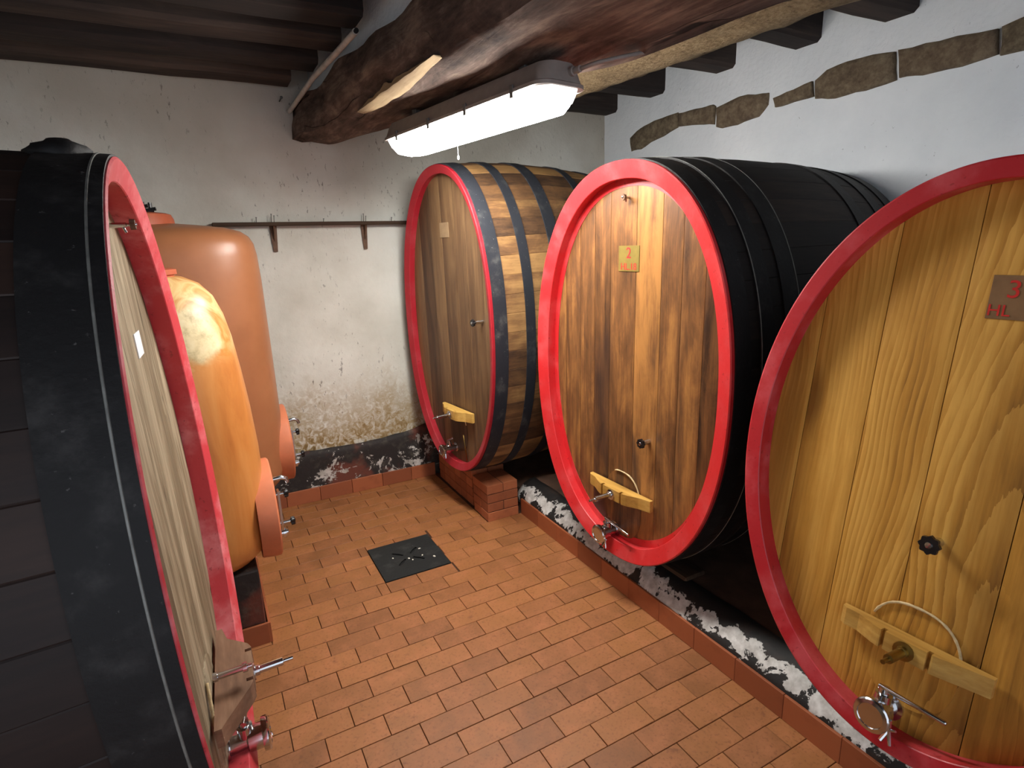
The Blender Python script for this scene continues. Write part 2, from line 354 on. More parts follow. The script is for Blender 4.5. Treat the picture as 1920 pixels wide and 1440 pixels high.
def tube(bm, pts, rad, seg=12, caps=True):
    pts = [Vector(p) for p in pts]
    if not isinstance(rad, (list, tuple)): rad = [rad]*len(pts)
    rings = []; prev = None
    for i, p in enumerate(pts):
        d = (pts[min(i+1, len(pts)-1)]-pts[max(i-1, 0)]).normalized()
        a = prev if prev is not None else (Vector((0, 0, 1)) if abs(d.z) < 0.9 else Vector((1, 0, 0)))
        u = (a - d*a.dot(d)).normalized(); w = d.cross(u); prev = u
        rings.append([bm.verts.new(p+(u*math.cos(2*PI*k/seg)+w*math.sin(2*PI*k/seg))*rad[i]) for k in range(seg)])
    for a, b in zip(rings, rings[1:]):
        for k in range(seg): bm.faces.new((a[k], a[(k+1) % seg], b[(k+1) % seg], b[k]))
    if caps:
        bm.faces.new(rings[0][::-1]); bm.faces.new(rings[-1])
def lathe(bm, p0, axis, prof, seg=20):
    """prof: (distance along the axis, radius) -> turned solid"""
    axis = Vector(axis).normalized(); p0 = Vector(p0)
    a = Vector((0, 0, 1)) if abs(axis.z) < 0.9 else Vector((1, 0, 0))
    u = (a-axis*a.dot(axis)).normalized(); w = axis.cross(u); rings = []
    for t, r in prof:
        rings.append([bm.verts.new(p0+axis*t+(u*math.cos(2*PI*k/seg)+w*math.sin(2*PI*k/seg))*max(r, 1e-4)) for k in range(seg)])
    for a, b in zip(rings, rings[1:]):
        for k in range(seg): bm.faces.new((a[k], a[(k+1) % seg], b[(k+1) % seg], b[k]))
    bm.faces.new(rings[0][::-1]); bm.faces.new(rings[-1])
def prism(bm, poly, origin, eu, ev, ew, depth):
    """polygon (u, v) extruded along ew by depth"""
    o = Vector(origin); eu, ev, ew = Vector(eu), Vector(ev), Vector(ew)
    a = [bm.verts.new(o+eu*p[0]+ev*p[1]) for p in poly]; b = [bm.verts.new(o+eu*p[0]+ev*p[1]+ew*depth) for p in poly]
    bm.faces.new(a[::-1]); bm.faces.new(b); n = len(poly)
    for i in range(n): bm.faces.new((a[i], a[(i+1) % n], b[(i+1) % n], b[i]))
def plate_with_holes(bm, outer, holes, z0, z1):
    """flat plate in XY with real slots"""
    for z in (z0, z1):
        es = []
        for loop in [outer]+holes:
            vs = [bm.verts.new((p[0], p[1], z)) for p in loop]
            es += [bm.edges.new((vs[i], vs[(i+1) % len(vs)])) for i in range(len(vs))]
        bmesh.ops.triangle_fill(bm, use_beauty=True, edges=es)
    for loop in [outer]+holes:
        n = len(loop)
        a = [bm.verts.new((p[0], p[1], z0)) for p in loop]; b = [bm.verts.new((p[0], p[1], z1)) for p in loop]
        for i in range(n): bm.faces.new((a[i], a[(i+1) % n], b[(i+1) % n], b[i]))
    bmesh.ops.remove_doubles(bm, verts=bm.verts, dist=1e-5)
def text_mesh(body, size):
    c = bpy.data.curves.new('lettering', 'FONT'); c.body = body; c.size = size; c.align_x = 'CENTER'; c.align_y = 'CENTER'; c.extrude = 0.0006
    t = bpy.data.objects.new('lettering', c); COL.objects.link(t)
    dg = bpy.context.evaluated_depsgraph_get(); dg.update()
    me = bpy.data.meshes.new_from_object(t.evaluated_get(dg)); COL.objects.unlink(t); bpy.data.objects.remove(t)
    return me
def rough_grid(name, nx, ny, fn, mat, parent=None, **kw):
    v = []; f = []
    for j in range(ny+1):
        for i in range(nx+1): v.append(fn(i/nx, j/ny))
    for j in range(ny):
        for i in range(nx):
            a = j*(nx+1)+i; f.append((a, a+1, a+nx+2, a+nx+1))
    return pd(name, v, f, mat, parent, True, **kw)
def nz(x, y, z, s=1.0): return noise.noise(Vector((x*s, y*s, z*s)))

# ------------------------------------------------------------------ the room shell
bm = bmesh.new(); box(bm, -2.4, WX+0.3, -1.6, WY+0.3, -0.12, -0.006)
floor = bm_obj('floor', bm, MT['grout'], kind='structure', label='terracotta tiled cellar floor laid in running bond', cat='floor')

def wall_box(name, fn, nx, ny, back, mat, label):
    v = []; f = []
    for j in range(ny+1):
        for i in range(nx+1): v.append(fn(i/nx, j/ny))
    for j in range(ny):
        for i in range(nx):
            a = j*(nx+1)+i; f.append((a, a+1, a+nx+2, a+nx+1))
    c = [0, nx, ny*(nx+1)+nx, ny*(nx+1)]
    k = len(v)
    for q in c: v.append(Vector(v[q])+Vector(back))
    f += [(k+3, k+2, k+1, k)]
    def edge(idx, a, b):
        f.append(tuple(idx[::-1])+(a, b))
    edge([i for i in range(nx+1)], k, k+1)
    edge([ny*(nx+1)+i for i in range(nx+1)], k+3, k+2)
    edge([j*(nx+1) for j in range(ny+1)], k, k+3)
    edge([j*(nx+1)+nx for j in range(ny+1)], k+1, k+2)
    return pd(name, v, f, mat, None, True, 40, kind='structure', label=label, cat='wall')
HT = 3.1
wall_back = wall_box('wall_back', lambda s, t: (-2.3+s*(WX+2.42), WY+0.012*nz(s*5.4, t*3, 1.3, 1.7)+0.004*nz(s*5.4, t*3, 4, 7), t*HT), 70, 40, (0, 0.25, 0), MT['plaster'], 'whitewashed back wall with damp ochre stains near the floor')
wall_right = wall_box('wall_right', lambda s, t: (WX+0.015*nz(s*5.6, t*3, 7.3, 1.5)+0.005*nz(s*5.6, t*3, 4, 6), WY+0.1-s*5.8, t*HT), 70, 40, (0.25, 0, 0), MT['plaster_r'], 'cool white plastered right wall above the casks')
wall_left = wall_box('wall_left', lambda s, t: (-2.3, -1.6+s*(WY+1.6), t*HT), 20, 10, (-0.25, 0, 0), MT['plaster'], 'whitewashed left wall behind the left cask')

# exposed stones along the right wall (y, z outlines on the wall)
stones = [
    [(3.73, 2.43), (3.74, 2.53), (3.62, 2.58), (3.46, 2.605), (3.24, 2.615), (3.24, 2.515), (3.45, 2.47), (3.62, 2.43)],
    [(3.225, 2.52), (3.225, 2.605), (3.08, 2.605), (2.92, 2.595), (2.90, 2.58), (2.90, 2.475), (3.05, 2.50)],
    [(2.885, 2.46), (2.89, 2.575), (2.70, 2.60), (2.54, 2.58), (2.50, 2.575), (2.50, 2.51), (2.56, 2.455), (2.72, 2.44), (2.84, 2.44)],
    [(2.445, 2.485), (2.46, 2.535), (2.32, 2.555), (2.22, 2.57), (2.205, 2.49), (2.33, 2.485)],
    [(2.195, 2.475), (2.205, 2.57), (2.14, 2.61), (1.96, 2.62), (1.79, 2.60), (1.775, 2.47), (1.92, 2.455), (2.08, 2.455)],
    [(1.762, 2.475), (1.775, 2.60), (1.60, 2.59), (1.375, 2.57), (1.365, 2.47), (1.50, 2.455), (1.66, 2.465)],
    [(1.352, 2.465), (1.362, 2.575), (1.20, 2.60), (0.98, 2.59), (0.96, 2.46), (1.15, 2.45)],
]
for k, poly in enumerate(stones):
    bm = bmesh.new()
    cy = sum(p[0] for p in poly)/len(poly); cz = sum(p[1] for p in poly)/len(poly)
    dense = []
    for i in range(len(poly)):
        a, b = poly[i], poly[(i+1) % len(poly)]
        for t in (0, 0.34, 0.67):
            y, z = a[0]+(b[0]-a[0])*t, a[1]+(b[1]-a[1])*t
            dense.append((y+0.008*nz(y, z, k, 14), z+0.008*nz(y, z, k+9, 14)))
    rings = []
    for sc, dx in ((1.0, 0.02), (1.0, -0.012), (0.93, -0.026), (0.6, -0.032), (0.25, -0.03)):
        rings.append([bm.verts.new((WX+dx+0.010*nz(y, z, k+sc*3, 12), cy+(y-cy)*sc, cz+(z-cz)*sc)) for y, z in dense])
    for a, b in zip(rings, rings[1:]):
        for i in range(len(dense)): bm.faces.new((a[i], a[(i+1) % len(dense)], b[(i+1) % len(dense)], b[i]))
    bm.faces.new(rings[-1]); bm.faces.new(rings[0][::-1])
    bm_obj('stone', bm, MT['stone'], wall_right, True)

# dark painted band at the foot of the back wall, top edge uneven
def band(s, t):
    x = -0.1+s*(WX+0.1)
    top = 0.37+0.012*nz(x, 0, 3, 9)+0.02*nz(x, 0, 5, 3) + (0.06*min(1, max(0, (x-1.2)/0.2)) if x > 1.2 else 0)
    z = 0.0+t*top
    return (x, WY-0.018-0.008*nz(x, z, 2, 8)+(0.012 if t > 0.97 else 0), z)
trim = rough_grid('trim_1', 90, 10, band, MT['peel_back'], kind='structure', label='black and oxblood painted band peeling at the foot of the back wall', cat='trim')
sol = trim.modifiers.new('thick', 'SOLIDIFY'); sol.thickness = 0.012; sol.offset = 0

# right platform: slanted painted curb face and flat top
bm = bmesh.new()
prof = [(1.702, -0.005), (1.702, 0.105), (1.735, 0.150), (1.772, 0.180), (1.81, 0.190), (WX, 0.190), (WX, -0.005)]
prism(bm, prof, (0, -1.4, 0), (1, 0, 0), (0, 0, 1), (0, 1, 0), 3.16+1.4)
plat = bm_obj('trim_2', bm, MT['platform'], kind='structure', label='low raised platform that carries the right row of casks', cat='platform')
def curbf(s, t):
    pts = [(1.699, 0.06), (1.699, 0.108), (1.725, 0.142), (1.758, 0.174), (1.80, 0.193), (1.84, 0.194)]
    q = t*(len(pts)-1); i = min(int(q), len(pts)-2); w = q-i
    x = pts[i][0]*(1-w)+pts[i+1][0]*w; z = pts[i][1]*(1-w)+pts[i+1][1]*w; y = -1.4+s*(3.16+1.4)
    e = 0.006*nz(x*3, y, z*3, 7)
    return (x-0.003+e*0.6, y, z+0.003+e)
curb = rough_grid('trim_3', 130, 10, curbf, MT['peel_curb'], kind='structure', label='black curb edge with torn white paint along the right platform', cat='curb')
sol = curb.modifiers.new('thick', 'SOLIDIFY'); sol.thickness = 0.004; sol.offset = 0
# platform behind the pillar for cask one
bm = bmesh.new(); box(bm, 1.72, WX, 3.165, WY-0.03, -0.005, 0.150)
bm_obj('trim_4', bm, MT['platform'], kind='structure', label='low screed ledge under the far right cask', cat='platform')
# left plinth under the tanks
bm = bmesh.new(); box(bm, -2.25, 0.055, 2.585, WY-0.03, -0.005, 0.365, 0.006)
bmesh.ops.subdivide_edges(bm, edges=bm.edges, cuts=6, use_grid_fill=True)
for v in bm.verts: v.co += Vector((nz(v.co.x, v.co.y, v.co.z, 6), nz(v.co.x, v.co.y, v.co.z+7, 6), nz(v.co.x+5, v.co.y, v.co.z, 6)))*0.006
bm_obj('trim_5', bm, MT['peel_left'], kind='structure', label='oxblood painted plinth under the two orange tanks', cat='plinth')
# block under the left cask
def bearer(name, x0, x1, y0, y1, z0, z1, label):
    bm = bmesh.new(); box(bm, x0, x1, y0, y1, z0, z1, 0.008)
    return bm_obj(name, bm, MT['bearer'], label=label, cat='bearer', group='timber bearers under casks')

# ------------------------------------------------------------------ floor tiles
TL, TW, GAP = 0.22, 0.11, 0.0030
def tile_mesh(w, d, h=0.012):
    bm = bmesh.new(); b = 0.0012
    lo = [(-w/2, -d/2), (w/2, -d/2), (w/2, d/2), (-w/2, d/2)]
    r0 = [bm.verts.new((x, y, -h)) for x, y in lo]; r1 = [bm.verts.new((x, y, -b)) for x, y in lo]
    r2 = [bm.verts.new((x-math.copysign(b, x), y-math.copysign(b, y), 0)) for x, y in lo]
    for a, c in ((r0, r1), (r1, r2)):
        for i in range(4): bm.faces.new((a[i], a[(i+1) % 4], c[(i+1) % 4], c[i]))
    bm.faces.new(r2); bm.faces.new(r0[::-1])
    bmesh.ops.recalc_face_normals(bm, faces=bm.faces)
    me = bpy.data.meshes.new('tile'); bm.to_mesh(me); bm.free(); me.materials.append(MT['tile']); return me
full = tile_mesh(TL-GAP, TW-GAP)
DR = (0.662, 1.040, 2.762, 3.150)      # drain cover rectangle
cache = {}
def put_tile(x0, x1, y0, y1):
    if x1-x0 < 0.012 or y1-y0 < 0.012: return
    w, d = x1-x0-GAP, y1-y0-GAP
    if abs(w-(TL-GAP)) < 1e-4 and abs(d-(TW-GAP)) < 1e-4: me = full
    else:
        key = (round(w, 3), round(d, 3))
        if key not in cache: cache[key] = tile_mesh(w, d)
        me = cache[key]
    o = bpy.data.objects.new('tile', me); COL.objects.link(o); o.parent = floor
    o.location = ((x0+x1)/2, (y0+y1)/2, random.uniform(-0.0012, 0.0012))
    o.rotation_euler = (random.uniform(-.004, .004), random.uniform(-.003, .003), random.uniform(-.003, .003))
stuff_bm = bmesh.new()
XR, YB = 1.690, WY-0.024
row = -14
def clip_drain(x0, x1, y0, y1):
    g = 0.003
    a0, a1, b0, b1 = DR[0]-g, DR[1]+g, DR[2]-g, DR[3]+g
    if x1 <= a0 or x0 >= a1 or y1 <= b0 or y0 >= b1: return [(x0, x1, y0, y1)]
    out = []
    if x0 < a0: out.append((x0, a0, y0, y1)); x0 = a0
    if x1 > a1: out.append((a1, x1, y0, y1)); x1 = a1
    if y0 < b0: out.append((x0, x1, y0, b0))
    if y1 > b1: out.append((x0, x1, b1, y1))
    return out
def zone(x, y): return y > 0.62 and x > -0.03
for k in range(-28, 24):                 # rows run along x; boundary at y = 1.666 + 0.11 k
    y0, y1 = 1.666+TW*k, 1.666+TW*(k+1)
    if y0 >= YB: continue
    y1 = min(y1, YB)
    r = -(k+1)
    off = 0.1705 if r % 2 == 0 else 0.0627
    off += random.uniform(-0.004, 0.004)
    i = -11
    while True:
        x0 = off+TL*i; x1 = x0+TL; i += 1
        if x0 >= XR: break
        if x1 < -1.9: continue
        if 2.585 < y1 and x1 < 0.05: continue
        xx0, xx1 = x0, min(x1, XR)
        if y0 > 2.58: xx0 = max(xx0, 0.056)
        if y0 > 3.05 and xx1 > 1.44:                      # pillar and ledge
            if y0 > 3.09: xx1 = min(xx1, 1.44)
        if xx1-xx0 < 0.012: continue
        for q in clip_drain(xx0, xx1, y0, y1):
            if zone(q[1], q[3]): put_tile(*q)
            elif q[1]-q[0] > 0.012 and q[3]-q[2] > 0.012:
                box(stuff_bm, q[0]+GAP/2, q[1]-GAP/2, q[2]+GAP/2, q[3]-GAP/2, -0.012, 0.0)
bm_obj('tile_remainder', stuff_bm, MT['tile'], floor, kind='stuff')

# skirting tiles
def skirting(name, label, pieces):
    b = pieces[0]
    bm = bmesh.new(); box(bm, *b); base = bm_obj(name, bm, MT['grout'], kind='structure', label=label, cat='baseboard')
    for q in pieces[1:]:
        bm = bmesh.new(); box(bm, *q, 0.0015); bm_obj('tile', bm, MT['skirt'], base)
sp = [(1.694, 1.7, -1.39, 3.085, -0.004, 0.100)]
y = 3.085
while y > -0.4:
    sp.append((1.682, 1.6945, y-0.2185, y, 0.0, 0.108+random.uniform(-.002, .002))); y -= 0.22
skirting('baseboard_right', 'row of terracotta skirting tiles along the right platform', sp)
sp = [(0.05, 1.44, WY-0.028, WY-0.022, -0.004, 0.096)]
x = 0.544-0.44
while x < 1.43:
    sp.append((x, min(x+0.226, 1.44), WY-0.040, WY-0.0275, 0.0, 0.103+random.uniform(-.002, .002))); x += 0.2285
skirting('baseboard_back', 'row of terracotta skirting tiles along the back wall', sp)
sp = [(-1.5, 0.060, 2.578, 2.583, -0.004, 0.092)]
x = 0.062
while x > -0.7:
    sp.append((x-0.2185, x, 2.566, 2.5785, 0.0, 0.102)); x -= 0.22
y = 2.566
while y < WY-0.1:
    sp.append((0.0605, 0.072, y+0.0015, min(y+0.22, WY-0.05), 0.0, 0.102)); y += 0.22
skirting('baseboard_left', 'terracotta skirting tiles around the foot of the tank plinth', sp)

# drain cover with four real slots
bm = bmesh.new()
cx, cy = (DR[0]+DR[1])/2, (DR[2]+DR[3])/2
outer = [(DR[0], DR[2]), (DR[1], DR[2]), (DR[1], DR[3]), (DR[0], DR[3])]
holes = []
for a in (45, 135, 225, 315):
    d = Vector((math.cos(math.radians(a)), math.sin(math.radians(a)))); n = Vector((-d.y, d.x))
    p0 = Vector((cx, cy))+d*0.032; p1 = Vector((cx, cy))+d*0.105
    holes.append([tuple(p0-n*.006), tuple((p0+p1)/2-n*.010), tuple(p1-n*.006), tuple(p1+n*.006), tuple((p0+p1)/2+n*.010), tuple(p0+n*.006)])
plate_with_holes(bm, outer, holes, -0.004, 0.0035)
dr = empty('drain_cover', 'square black iron drain cover with four diagonal slots', 'drain', (cx, cy, 0))
o = bm_obj('plate', bm, MT['drain'], dr); o.location = (-cx, -cy, 0)
bm = bmesh.new(); box(bm, -0.15, 0.15, -0.15, 0.15, -0.0058, -0.0045); bm_obj('pit_shade', bm, MT['shade_black'], dr)  # thin black sheet painted as the shade below the slots
for k, (px, py, rr) in enumerate([(0.085, 0.045, 0.006), (-0.005, -0.03, 0.006), (-0.085, 0.02, 0.005), (0.075, -0.035, 0.005), (0.13, -0.085, 0.007), (0.01, -0.055, 0.005)]):
    bm = bmesh.new(); bmesh.ops.create_icosphere(bm, subdivisions=1, radius=rr)
    for v in bm.verts: v.co = Vector((v.co.x*1.5, v.co.y, v.co.z*0.5))
    o = bm_obj('crumb', bm, MT['crumb'], None, label='tiny white crumb lying on the black drain cover', cat='crumb', group='crumbs on the drain cover')
    o.location = (cx+px, cy+py, 0.0035+rr*0.45); o.rotation_euler = (0, 0, random.uniform(0, 3))

# ------------------------------------------------------------------ ceiling, joists, beams
bm = bmesh.new(); box(bm, -2.4, WX+0.2, -1.6, WY+0.2, ZC, ZC+0.05)
ceiling = bm_obj('ceiling', bm, MT['board'], kind='structure', label='sooty board ceiling carried on dark joists', cat='ceiling')
def joist(x0, x1, y, w, z0, z1, seed):
    def f(s, t):
        pass
    v = []; fcs = []; nx = 14
    for i in range(nx+1):
        x = x0+(x1-x0)*i/nx
        e = 0.012*nz(x, y, seed, 2.3); g = 0.010*nz(x, y, seed+4, 2.3)
        for yy, zz in ((y-w/2+e, z0+g+0.02), (y-w/2+0.02+e, z0+g), (y+w/2-0.02+e, z0+g), (y+w/2+e, z0+g+0.02), (y+w/2+e, z1), (y-w/2+e, z1)):
            v.append((x, yy, zz))
    for i in range(nx):
        for k in range(6):
            a = i*6+k; b = i*6+(k+1) % 6; fcs.append((a, b, b+6, a+6))
    fcs.append((0, 1, 2, 3, 4, 5)); fcs.append(tuple(nx*6+k for k in range(5, -1, -1)))
    pd('joist', v, fcs, MT['joist'], ceiling, True, 35)
for k, (y, xe) in enumerate([(3.96, 0.65), (3.60, 0.74), (3.23, 0.785), (2.87, 0.80), (2.50, 0.79), (2.13, 0.84), (1.75, 0.88), (1.38, 0.90), (1.0, 0.93), (0.6, 0.95), (0.2, 1.0)]):
    joist(-2.3, xe, y, 0.20, 2.745, ZC, k*1.7)
for k, (y, z0) in enumerate([(4.0, 2.75), (3.47, 2.77), (2.85, 2.785), (2.28, 2.765), (1.80, 2.745), (1.28, 2.745), (0.8, 2.745), (0.3, 2.745)]):
    joist(1.02+0.05*k, WX+0.02, y, 0.17, z0, ZC, 30+k*1.3)

# white infill over the beam between the joists
def infill(s, t):
    y = WY-s*4.4
    return (0.80+0.10*(WY-y)/1.5+0.01*nz(0, y, t, 4), y, 2.58+t*(ZC-2.58))
o = rough_grid('wall_inner', 40, 4, infill, MT['plaster_r'], kind='structure', label='white plaster infill above the great beam', cat='wall')
sol = o.modifiers.new('thick', 'SOLIDIFY'); sol.thickness = 0.03; sol.offset = 0

# the great beam: (y, left x top, left x bottom, right x, z bottom)
def loft(name, secs, mat, amp, label, cat, scale=5.0, sub=5, parent=None):
    bm = bmesh.new(); rings = []
    n = len(secs[0])
    out = []
    for a, b in zip(secs, secs[1:]):
        for k in range(sub):
            t = k/sub; out.append([Vector(p)*(1-t)+Vector(q)*t for p, q in zip(a, b)])
    out.append([Vector(p) for p in secs[-1]])
    for ring in out:
        pts = []
        for i in range(n):
            p, q = ring[i], ring[(i+1) % n]
            for t in (0, 0.34, 0.67): pts.append(p*(1-t)+q*t)
        rings.append([bm.verts.new(p+Vector((nz(p.x, p.y*0.5, p.z, scale), 0, nz(p.x+9, p.y*0.5, p.z, scale)))*amp) for p in pts])
    m = n*3
    for a, b in zip(rings, rings[1:]):
        for i in range(m): bm.faces.new((a[i], a[(i+1) % m], b[(i+1) % m], b[i]))
    bm.faces.new(rings[0][::-1]); bm.faces.new(rings[-1])
    return bm_obj(name, bm, mat, parent, True, 50, label=label, cat=cat)
def beam_sec(y, xt, xb, xr, zb, zt=2.745):
    return [(xt, y, zt), (xt-0.02, y, zb+0.12), (xb, y, zb+0.03), (xb+0.06, y, zb), (xr-0.05, y, zb), (xr, y, zb+0.06), (xr+0.03, y, zt)]
gb = loft('ceiling_beam', [beam_sec(4.07, .66, .645, .93, 2.42, 2.66), beam_sec(3.5, .74, .76, 1.09, 2.40, 2.65), beam_sec(2.9, .79, .84, 1.22, 2.395, 2.65), beam_sec(2.2, .85, .88, 1.40, 2.385, 2.64), beam_sec(1.5, .93, .94, 1.58, 2.38, 2.64), beam_sec(0.4, 1.03, 1.02, 1.72, 2.38, 2.64), beam_sec(-1.4, 1.2, 1.15, 1.8, 2.38, 2.64)],
     MT['beam'], 0.030, 'massive rough-hewn dark ceiling beam above the lit lamp', 'beam', 6.0, 8)
v = []; f = []
NSP = 30
for k in range(NSP+1):
    t = k/NSP; y = 3.05-0.95*t
    x = 0.838+0.058*(2.9-y)/1.4
    e = math.sin(PI*t)**0.7*(1 if t < 0.6 else max(0.0, 1-(t-0.6)/0.4)*0.75+0.25)
    h = 0.003+0.027*e*(0.8+0.7*nz(y, 1, 1, 12)); w = 0.006+0.022*e
    z = 2.412+0.006*nz(y, 3, 1, 8)
    v += [(x-0.024, y, z+h), (x-0.026, y, z+0.002), (x+0.004, y, z-0.016*e-0.003), (x+w, y, z-0.017*e-0.004), (x+0.03, y, z+h*0.8)]
for k in range(NSP):
    for c in range(5): f.append((k*5+c, k*5+(c+1) % 5, (k+1)*5+(c+1) % 5, (k+1)*5+c))
f += [(0, 1, 2, 3, 4), tuple(NSP*5+c for c in range(4, -1, -1))]
pd('splintered_edge', v, f, MT['splinter'], gb, True, 40)
# tan coated beam towards the right wall
def foam_sec(y, x0, x1, z0, z1):
    xm = (x0+x1)/2; zm = (z0+z1)/2; rx, rz = (x1-x0)/2, (z1-z0)/2
    return [(xm+rx*math.cos(a), y, zm+rz*math.sin(a)) for a in [math.radians(q) for q in range(0, 360, 45)]]
loft('coated_beam', [foam_sec(2.98, 1.84, 2.14, 2.545, 2.745), foam_sec(2.5, 1.88, 2.18, 2.54, 2.75), foam_sec(2.0, 1.90, 2.24, 2.54, 2.75), foam_sec(1.4, 1.92, 2.30, 2.54, 2.75), foam_sec(0.0, 1.95, 2.35, 2.54, 2.75), foam_sec(-1.4, 1.95, 2.35, 2.54, 2.75)],
     MT['foam'], 0.016, 'tan rough-coated beam between the dark beam and the right wall', 'beam', 16.0, 16)

# conduit pipe along the beam
bm = bmesh.new()
pts = [(0.645, 4.04, 2.60), (0.70, 3.5, 2.665), (0.735, 3.1, 2.675), (0.765, 2.80, 2.69)]
tube(bm, pts, 0.014, 10)
cp = bm_obj('conduit_pipe', bm, MT['conduit'], None, True, 50, label='dusty grey conduit pipe along the left edge of the dark beam', cat='pipe')
bm = bmesh.new(); tube(bm, [(0.7648, 2.803, 2.69), (0.7665, 2.783, 2.6905)], 0.010, 10); bm_obj('bore_shade', bm, MT['shade_black'], cp)  # black plug stands in for the shade inside the pipe end
bm = bmesh.new(); tube(bm, [(0.60, 4.085, 2.665), (0.60, 3.99, 2.667), (0.60, 3.988, 2.667)], [0.004, 0.004, 0.009], 8)
bm_obj('wall_nail', bm, MT['nail'], None, label='long iron nail in the back wall left of the dark beam', cat='nail')

# ------------------------------------------------------------------ lamp
LA = math.atan2(0.183, 1.216)
lamp = empty('fluorescent_lamp', 'long lit fluorescent lamp fixed under the dark beam', 'lamp', (1.112, 2.415, 2.28), (0, 0, LA))
HL_, HW = 0.625, 0.105
def lamp_outline(hl, hw, n=6):
    c = 0.055; pts = []
    for sx, sy, a0 in ((1, 1, 0), (-1, 1, 90), (-1, -1, 180), (1, -1, 270)):
        for k in range(n+1):
            a = math.radians(a0+90*k/n); pts.append((sx*(hw-c)+c*math.cos(a), sy*(hl-c)+c*math.sin(a)))
    return pts
def lamp_loft(name, rows, mat, y0=None, y1=None, parent=lamp):
    bm = bmesh.new(); rings = []
    for hl, hw, z in rows: rings.append([bm.verts.new((x, y, z)) for x, y in lamp_outline(hl, hw)])
    m = len(rings[0])
    for a, b in zip(rings, rings[1:]):
        for i in range(m): bm.faces.new((a[i], a[(i+1) % m], b[(i+1) % m], b[i]))
    bm.faces.new(rings[0][::-1]); bm.faces.new(rings[-1])
    return bm_obj(name, bm, mat, parent, True, 40)
lamp_loft('housing', [(HL_*0.985, HW*0.72, 0.075), (HL_*0.99, HW*0.85, 0.055), (HL_, HW*1.0, 0.012), (HL_+0.006, HW+0.006, 0.008), (HL_+0.006, HW+0.006, -0.004), (HL_-0.004, HW-0.004, -0.004)], MT['housing'])
lamp_loft('diffuser', [(HL_-0.05, HW-0.002, -0.0045), (HL_-0.053, HW-0.006, -0.045), (HL_-0.062, HW-0.026, -0.070), (HL_-0.08, HW-0.06, -0.078)], MT['lit'])
for s in (-1, 1):
    bm = bmesh.new(); 
    v0 = [(-HW+0.004, s*(HL_-0.052), -0.0045), (HW-0.004, s*(HL_-0.052), -0.0045), (HW-0.02, s*(HL_-0.058), -0.04), (HW-0.06, s*(HL_-0.066), -0.064), (-HW+0.06, s*(HL_-0.066), -0.064), (-HW+0.02, s*(HL_-0.058), -0.04)]
    v1 = [(-HW+0.045, s*(HL_-0.004), -0.0045), (HW-0.045, s*(HL_-0.004), -0.0045), (HW-0.05, s*(HL_-0.010), -0.03), (HW-0.07, s*(HL_-0.025), -0.05), (-HW+0.07, s*(HL_-0.025), -0.05), (-HW+0.05, s*(HL_-0.010), -0.03)]
    a = [bm.verts.new(p) for p in v0]; b = [bm.verts.new(p) for p in v1]
    for i in range(6): bm.faces.new((a[i], a[(i+1) % 6], b[(i+1) % 6], b[i]))
    bm.faces.new(a); bm.faces.new(b)
    bm_obj('end_cap', bm, MT['lit_end'], lamp, True, 40)
for s in (-1, 1):
    for yy in (-0.46, -0.15, 0.15, 0.46):
        bm = bmesh.new(); box(bm, s*(HW+0.004)-0.004, s*(HW+0.004)+0.004, yy-0.010, yy+0.010, -0.022, 0.022, 0.002); bm_obj('clip', bm, MT['clip'], lamp)
for yy in (-0.42, 0.42):
    bm = bmesh.new(); box(bm, -0.03, 0.03, yy-0.02, yy+0.02, 0.07, 0.125, 0.003); bm_obj('mount', bm, MT['clip'], lamp)
bm = bmesh.new(); lathe(bm, (0.03, -HL_*0.985, 0.045), (0, -1, 0), [(0, 0.016), (0.02, 0.016), (0.022, 0.011), (0.05, 0.011)], 12); gl = bm_obj('cable_gland', bm, MT['housing'], lamp, True, 40)
bm = bmesh.new(); tube(bm, [(0.03, -HL_-0.03, 0.045), (0.06, -HL_-0.10, 0.055), (0.16, -HL_-0.14, 0.08), (0.30, -HL_-0.12, 0.12), (0.42, -HL_-0.10, 0.19)], 0.007, 8); bm_obj('cable', bm, MT['housing'], gl, True)
bm = bmesh.new(); tube(bm, [(0.02, 0.12, -0.066), (0.02, 0.12, -0.13)], 0.0006, 5); lathe(bm, (0.02, 0.12, -0.128), (0, 0, -1), [(0, 0.001), (0.006, 0.005), (0.014, 0.005), (0.02, 0.001)], 8)
bm_obj('pull_bead', bm, MT['paper'], lamp)

# ------------------------------------------------------------------ rail on the back wall
rl = empty('wall_rail', 'thin dark wooden rail on two brackets on the back wall', 'rail', (0.73, WY, 1.90))
bm = bmesh.new(); box(bm, -0.61, 0.63, -0.075, -0.012, 0.016, 0.038, 0.003); bm_obj('rail', bm, MT['rail'], rl)
for bx in (-0.262, 0.322):
    bm = bmesh.new()
    prism(bm, [(-0.022, 0.016), (0.022, 0.016), (0.012, -0.145), (-0.012, -0.145)], (bx, -0.012, 0), (1, 0, 0), (0, 0, 1), (0, -1, 0), 0.006)
    prism(bm, [(0.0, 0.014), (0.055, 0.014), (0.0, -0.08)], (bx-0.003, -0.018, 0), (0, -1, 0), (0, 0, 1), (1, 0, 0), 0.006)
    bm_obj('bracket', bm, MT['rust'], rl)
for bx, h in ((-0.36, 0.03), (-0.27, 0.05), (-0.255, 0.04), (0.05, 0.02), (0.315, 0.05), (0.33, 0.035), (0.51, 0.025)):
    bm = bmesh.new(); tube(bm, [(bx, -0.045, 0.037), (bx+0.003, -0.045, 0.038+h)], [0.0025, 0.0025], 6); lathe(bm, (bx+0.003, -0.045, 0.036+h), (0, 0, 1), [(0, 0.005), (0.003, 0.005)], 8); bm_obj('nail', bm, MT['nail'], rl)

